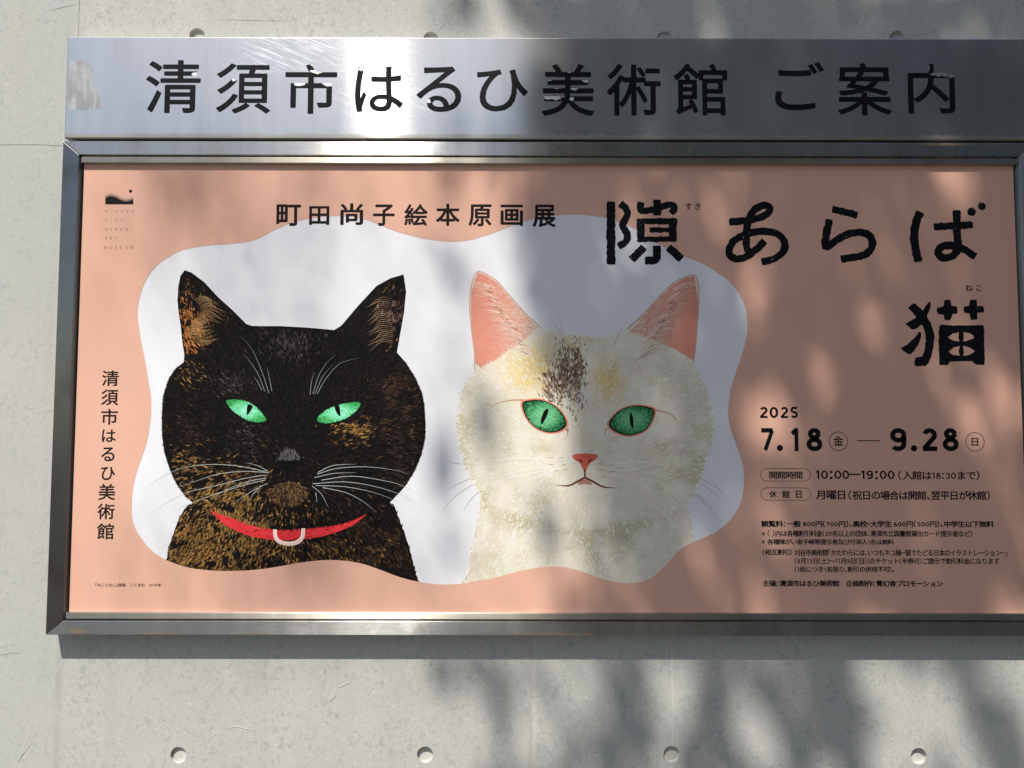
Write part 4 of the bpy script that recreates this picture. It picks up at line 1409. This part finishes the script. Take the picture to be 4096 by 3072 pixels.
kg = ruler(200, 600, 1000 / 2212)
fl = Flat(D_TXT)
wave = [(490, 428), (515, 416), (545, 412), (580, 420), (610, 436), (640, 450), (670, 457), (705, 452), (738, 438)]
fl.poly([kg(*p) for p in smooth_path(wave, 8)] + [kg(738, 482), kg(490, 482)])
fl.poly(circle(kg(713, 365), 15 * 1000 / 2212 * 1.75 / F))
emblem = fl.build('museum_emblem', M_INK2, poster)
for k in range(7):                                        # the emblem's printed fade above the wave
    f_ = Flat(D_TXT)
    lo = [kg(p[0], p[1] - 5.0 * k) for p in smooth_path(wave, 8)]
    hi = [kg(p[0], p[1] - 5.0 * (k + 1)) for p in smooth_path(wave, 8)]
    f_.poly(lo + hi[::-1])
    s_ = ((k + 1) / 8) ** 0.8
    f_.build('fade_band', m_plain('emblem fade', tuple(0.030 * (1 - s_) + c * s_ for c in SALMON), .55, .25), emblem)
fl = Flat(D_TXT)
for row, v0, v1, us in (('KIYOSU', 529, 556, (500, 546, 592, 638, 684, 730)), ('CITY', 607, 635, (498, 543, 588, 636)), ('HARUHI', 688, 716, (497, 542, 588, 633, 680, 725)), ('ART', 768, 795, (495, 542, 586)), ('MUSEUM', 848, 877, (494, 540, 585, 630, 677, 721))):
    for ch, u in zip(row, us):
        hw = {'I': 2.6, 'M': 13}.get(ch, 10)
        fl.text(ch, (u - hw, v0, u + hw, v1), kg, .0)
fl.build('emblem_lettering', M_PALE, poster)

# ------------------------------------------------------------------ tree whose crown shades the right of the sign
def proj(X, Y, Z):
    dx, dy, dz = X - CAM[0], Y - CAM[1], Z - CAM[2]
    f_ = dx * FWD[0] + dy * FWD[1] + dz * FWD[2]
    return (CX + F * (dx * RGT[0] + dy * RGT[1] + dz * RGT[2]) / f_) / 1.85172, (CY - F * (dx * UPV[0] + dy * UPV[1] + dz * UPV[2]) / f_) / 1.85172


def sst(a, b_, v):
    t_ = np.clip((v - a) / (b_ - a), 0, 1)
    return t_ * t_ * (3 - 2 * t_)


# gaps (negative) and clumps (positive) of the crown, by where their shadow falls: x, y, half width, half height, weight
CLUMPS = [(985, 20, 28, 60, 1.2), (1160, 30, 22, 50, .8), (1215, 20, 22, 60, -.7), (1065, 20, 40, 60, -.5),
          (985, 440, 22, 90, 1.0), (1000, 640, 22, 50, .9), (1150, 430, 40, 120, .6), (1180, 620, 60, 110, .9), (960, 1075, 22, 50, .9), (985, 1205, 26, 30, .9),
          (1050, 965, 24, 60, .9), (1140, 930, 60, 60, -1.6), (1110, 820, 40, 40, -.8), (1260, 1090, 34, 60, -1.0), (985, 1140, 20, 25, -.6), (1180, 1190, 40, 40, .5),
          (1350, 900, 120, 200, .6), (1060, 1290, 60, 30, -.7), (1240, 1290, 40, 50, -.5), (1650, 985, 30, 60, -.9), (1680, 1160, 34, 60, -.6), (2070, 1180, 40, 60, -1.1),
          (2150, 870, 60, 110, -1.5), (2130, 420, 60, 40, -1.2), (2010, 450, 30, 60, -.3), (1960, 1290, 60, 40, -.4),
          (1060, 1480, 72, 62, 1.0), (1145, 1480, 18, 80, -1.0), (1180, 1470, 22, 60, .9), (1300, 1460, 90, 60, 1.5), (1362, 1600, 48, 90, 2.2), (1428, 1500, 28, 80, -.6),
          (1535, 1480, 58, 60, 1.1), (1555, 1610, 46, 60, 1.5), (1632, 1560, 26, 90, -.6), (1740, 1490, 85, 70, 1.8), (1785, 1610, 80, 70, 1.8), (1915, 1500, 85, 85, -.4), (1950, 1620, 70, 60, -.3),
          (2090, 1470, 60, 40, 1.2), (2165, 1560, 30, 60, 1.2), (2190, 1650, 50, 40, .8), (1230, 1610, 60, 40, -.4)]


def shade(X, Z):
    """how thick the crown is along the sun's ray through wall point (X, Z)"""
    px_, py_ = proj(X, -0.03 * np.ones_like(X), Z)
    lo_edge = 1075 + 40 * np.sin(py_ / 90.0) + 60 * (py_ > 900)
    base = sst(lo_edge - 40, lo_edge + 190, px_) * np.clip(0.15 + 4.2 * (fbm(X * 7.5 + Z * 1.5, Z * 3.4, 41) - 0.12), 0.75 + 1.15 * (1 - sst(760, 1000, py_)), 2.7)
    base = base * (1 - 0.86 * sst(1340, 1420, py_))
    s_ = base
    for cx_, cy_, hx, hy, w_ in CLUMPS:
        s_ = s_ + 1.25 * w_ * np.exp(-(((px_ - cx_) / hx) ** 2 + ((py_ - cy_) / hy) ** 2))
    out_ = (px_ > 2260) | (py_ > 1720) | (py_ < -60)
    s_ = np.where(out_ & (px_ > 1050), 1.6 * fbm(X * 3.0, Z * 1.6, 21) * 1.3, s_)
    return np.clip(s_, 0, 3.2)


tree = empty('shade_tree', (1.5, -4.9, 0), 'leafy broadleaf tree standing before the wall and shading the right of the sign', 'tree')
M_BARK = m_plain('bark', (0.10, 0.075, 0.055), 0.9, 0.1, 0.4, 25)
M_LEAF, nt, b, o = mat_new('leaf')
nz = noise(nt, wpos(nt), 5, 3)
nt.links.new(mixc(nt, nz, (0.040, 0.075, 0.020), (0.075, 0.115, 0.035)), b.inputs['Base Color'])
b.inputs['Roughness'].default_value = 0.5


def limb(bm, pts, r0, r1, n=10):
    C = smooth_path(pts, 0.25)
    rows = []
    for i, c in enumerate(C):
        t_ = Vector(C[min(i + 1, len(C) - 1)] - C[max(i - 1, 0)]).normalized()
        a = t_.cross(Vector((0.3, 1, 0.1))).normalized()
        b_ = t_.cross(a)
        r = r0 + (r1 - r0) * i / (len(C) - 1)
        rows.append([bm.verts.new(Vector(c) + (a * math.cos(2 * math.pi * j / n) + b_ * math.sin(2 * math.pi * j / n)) * r) for j in range(n)])
    for A, B in zip(rows, rows[1:]):
        for j in range(n):
            bm.faces.new((A[j], A[(j + 1) % n], B[(j + 1) % n], B[j]))
    bm.faces.new(rows[-1])


def ray(X, Z, t_):
    return (X + SUN[0] * t_, SUN[1] * t_, Z + SUN[2] * t_)


bm = bmesh.new()
limb(bm, [(1.5, -4.9, -0.2), (1.55, -4.9, 1.5), (1.4, -4.85, 3.2), (1.3, -4.7, 4.6)], 0.19, 0.13)
finish('trunk', bm, M_BARK, tree, smooth=True)
bm = bmesh.new()
for X, Z, t_ in ((2.2, 2.0, 8.5), (1.5, 1.2, 7.8), (3.4, 1.2, 8.0), (2.7, 0.2, 7.2), (1.3, 2.5, 9.2), (4.2, 2.6, 8.5)):
    e = ray(X, Z + 0.4, t_)
    limb(bm, [(1.3, -4.7, 4.5), ((1.3 + e[0]) / 2 + random.uniform(-.3, .3), (e[1] - 4.7) / 2, (4.5 + e[2]) / 2 - 0.3), e], 0.07, 0.012, 7)
finish('limbs', bm, M_BARK, tree, smooth=True)
NL = 15000
AREA = (0.10, 5.6, -1.2 + Z0, 4.4 + Z0)
need = NL * 6
X = rng.uniform(AREA[0], AREA[1], need); Z = rng.uniform(AREA[2], AREA[3], need)
sh = shade(X, Z)
keep = rng.uniform(0, 3.2, need) < sh
X, Z = X[keep], Z[keep]
# density: leaves per square metre of wall for a shade value of one
dens_now = need / ((AREA[1] - AREA[0]) * (AREA[3] - AREA[2])) / 3.2
want = 370.0
kp = rng.uniform(0, 1, len(X)) < want / dens_now
X, Z = X[kp], Z[kp]
nbig = len(X)
# thin outer sprays of small leaflets that only take the edge off the sun
sx_, sz_ = [], []
for cx_, cy_, hx, hy, cnt in ((575, 580, 0.20, 0.18, 420), (430, 440, .10, .10, 160), (640, 1260, .22, .10, 300), (1000, 700, .08, .35, 150)):
    c_ = f2(cx_, cy_)
    sx_.append(rng.normal(c_[0], hx, cnt)); sz_.append(rng.normal(c_[1], hy, cnt))
X = np.concatenate([X] + sx_); Z = np.concatenate([Z] + sz_)
n = len(X)
T = 6.4 + 3.6 * fbm(X * 1.3, Z * 1.3, 9) + rng.normal(0, 0.55, n)
T[nbig:] = 10.2 + rng.normal(0, .4, n - nbig)
LV, LP = [], []
for i in range(n):
    p = Vector(ray(X[i], Z[i], T[i]))
    nrm = Vector((random.gauss(0, .5), random.gauss(0, .5), 1)).normalized()
    a = nrm.orthogonal().normalized()
    a.rotate(Matrix.Rotation(random.uniform(0, 6.283), 3, nrm))
    b_ = nrm.cross(a)
    L = random.uniform(.040, .062) if i < nbig else random.uniform(.011, .017)
    W = L * .55
    k = len(LV)
    LV += [tuple(p - a * L), tuple(p + b_ * W - nrm * .006), tuple(p + a * L * .35 + b_ * W * .8), tuple(p + a * L), tuple(p + a * L * .35 - b_ * W * .8), tuple(p - b_ * W - nrm * .006)]
    LP += [(k, k + 1, k + 2, k + 3), (k, k + 3, k + 4, k + 5)]
me = bpy.data.meshes.new('crown')
me.from_pydata(LV, [], LP)
me.update()
link('crown', me, M_LEAF, tree)

# the wooded edge beyond the open ground in front of the wall (seen only as the dark in the steel)
def wood(name, x0, x1, y0, y1, h, cnt):
    LV, LP = [], []
    while len(LP) < cnt:
        x, y = random.uniform(x0, x1), random.uniform(y0, y1)
        top = h * (0.62 + 0.38 * float(fbm(np.array([x * .45]), np.array([y * .45]), 31)[0]))
        z = top * random.random() ** 0.7
        p = Vector((x, y, z))
        nrm = Vector((random.gauss(0, 1), random.gauss(0, 1) - .6, random.gauss(0, 1) + .6)).normalized()
        a = nrm.orthogonal().normalized(); b_ = nrm.cross(a)
        L = random.uniform(.10, .24)
        k = len(LV)
        LV += [tuple(p - a * L), tuple(p + b_ * L * .6), tuple(p + a * L), tuple(p - b_ * L * .6)]
        LP.append((k, k + 1, k + 2, k + 3))
    me = bpy.data.meshes.new(name)
    me.from_pydata(LV, [], LP)
    me.update()
    return tag(link(name, me, M_LEAF), kind='stuff')


tag(wood('woodland', 1.0, 22, -15, -7.5, 15, 26000), 'dark green wood across the open ground facing the wall', 'wood')
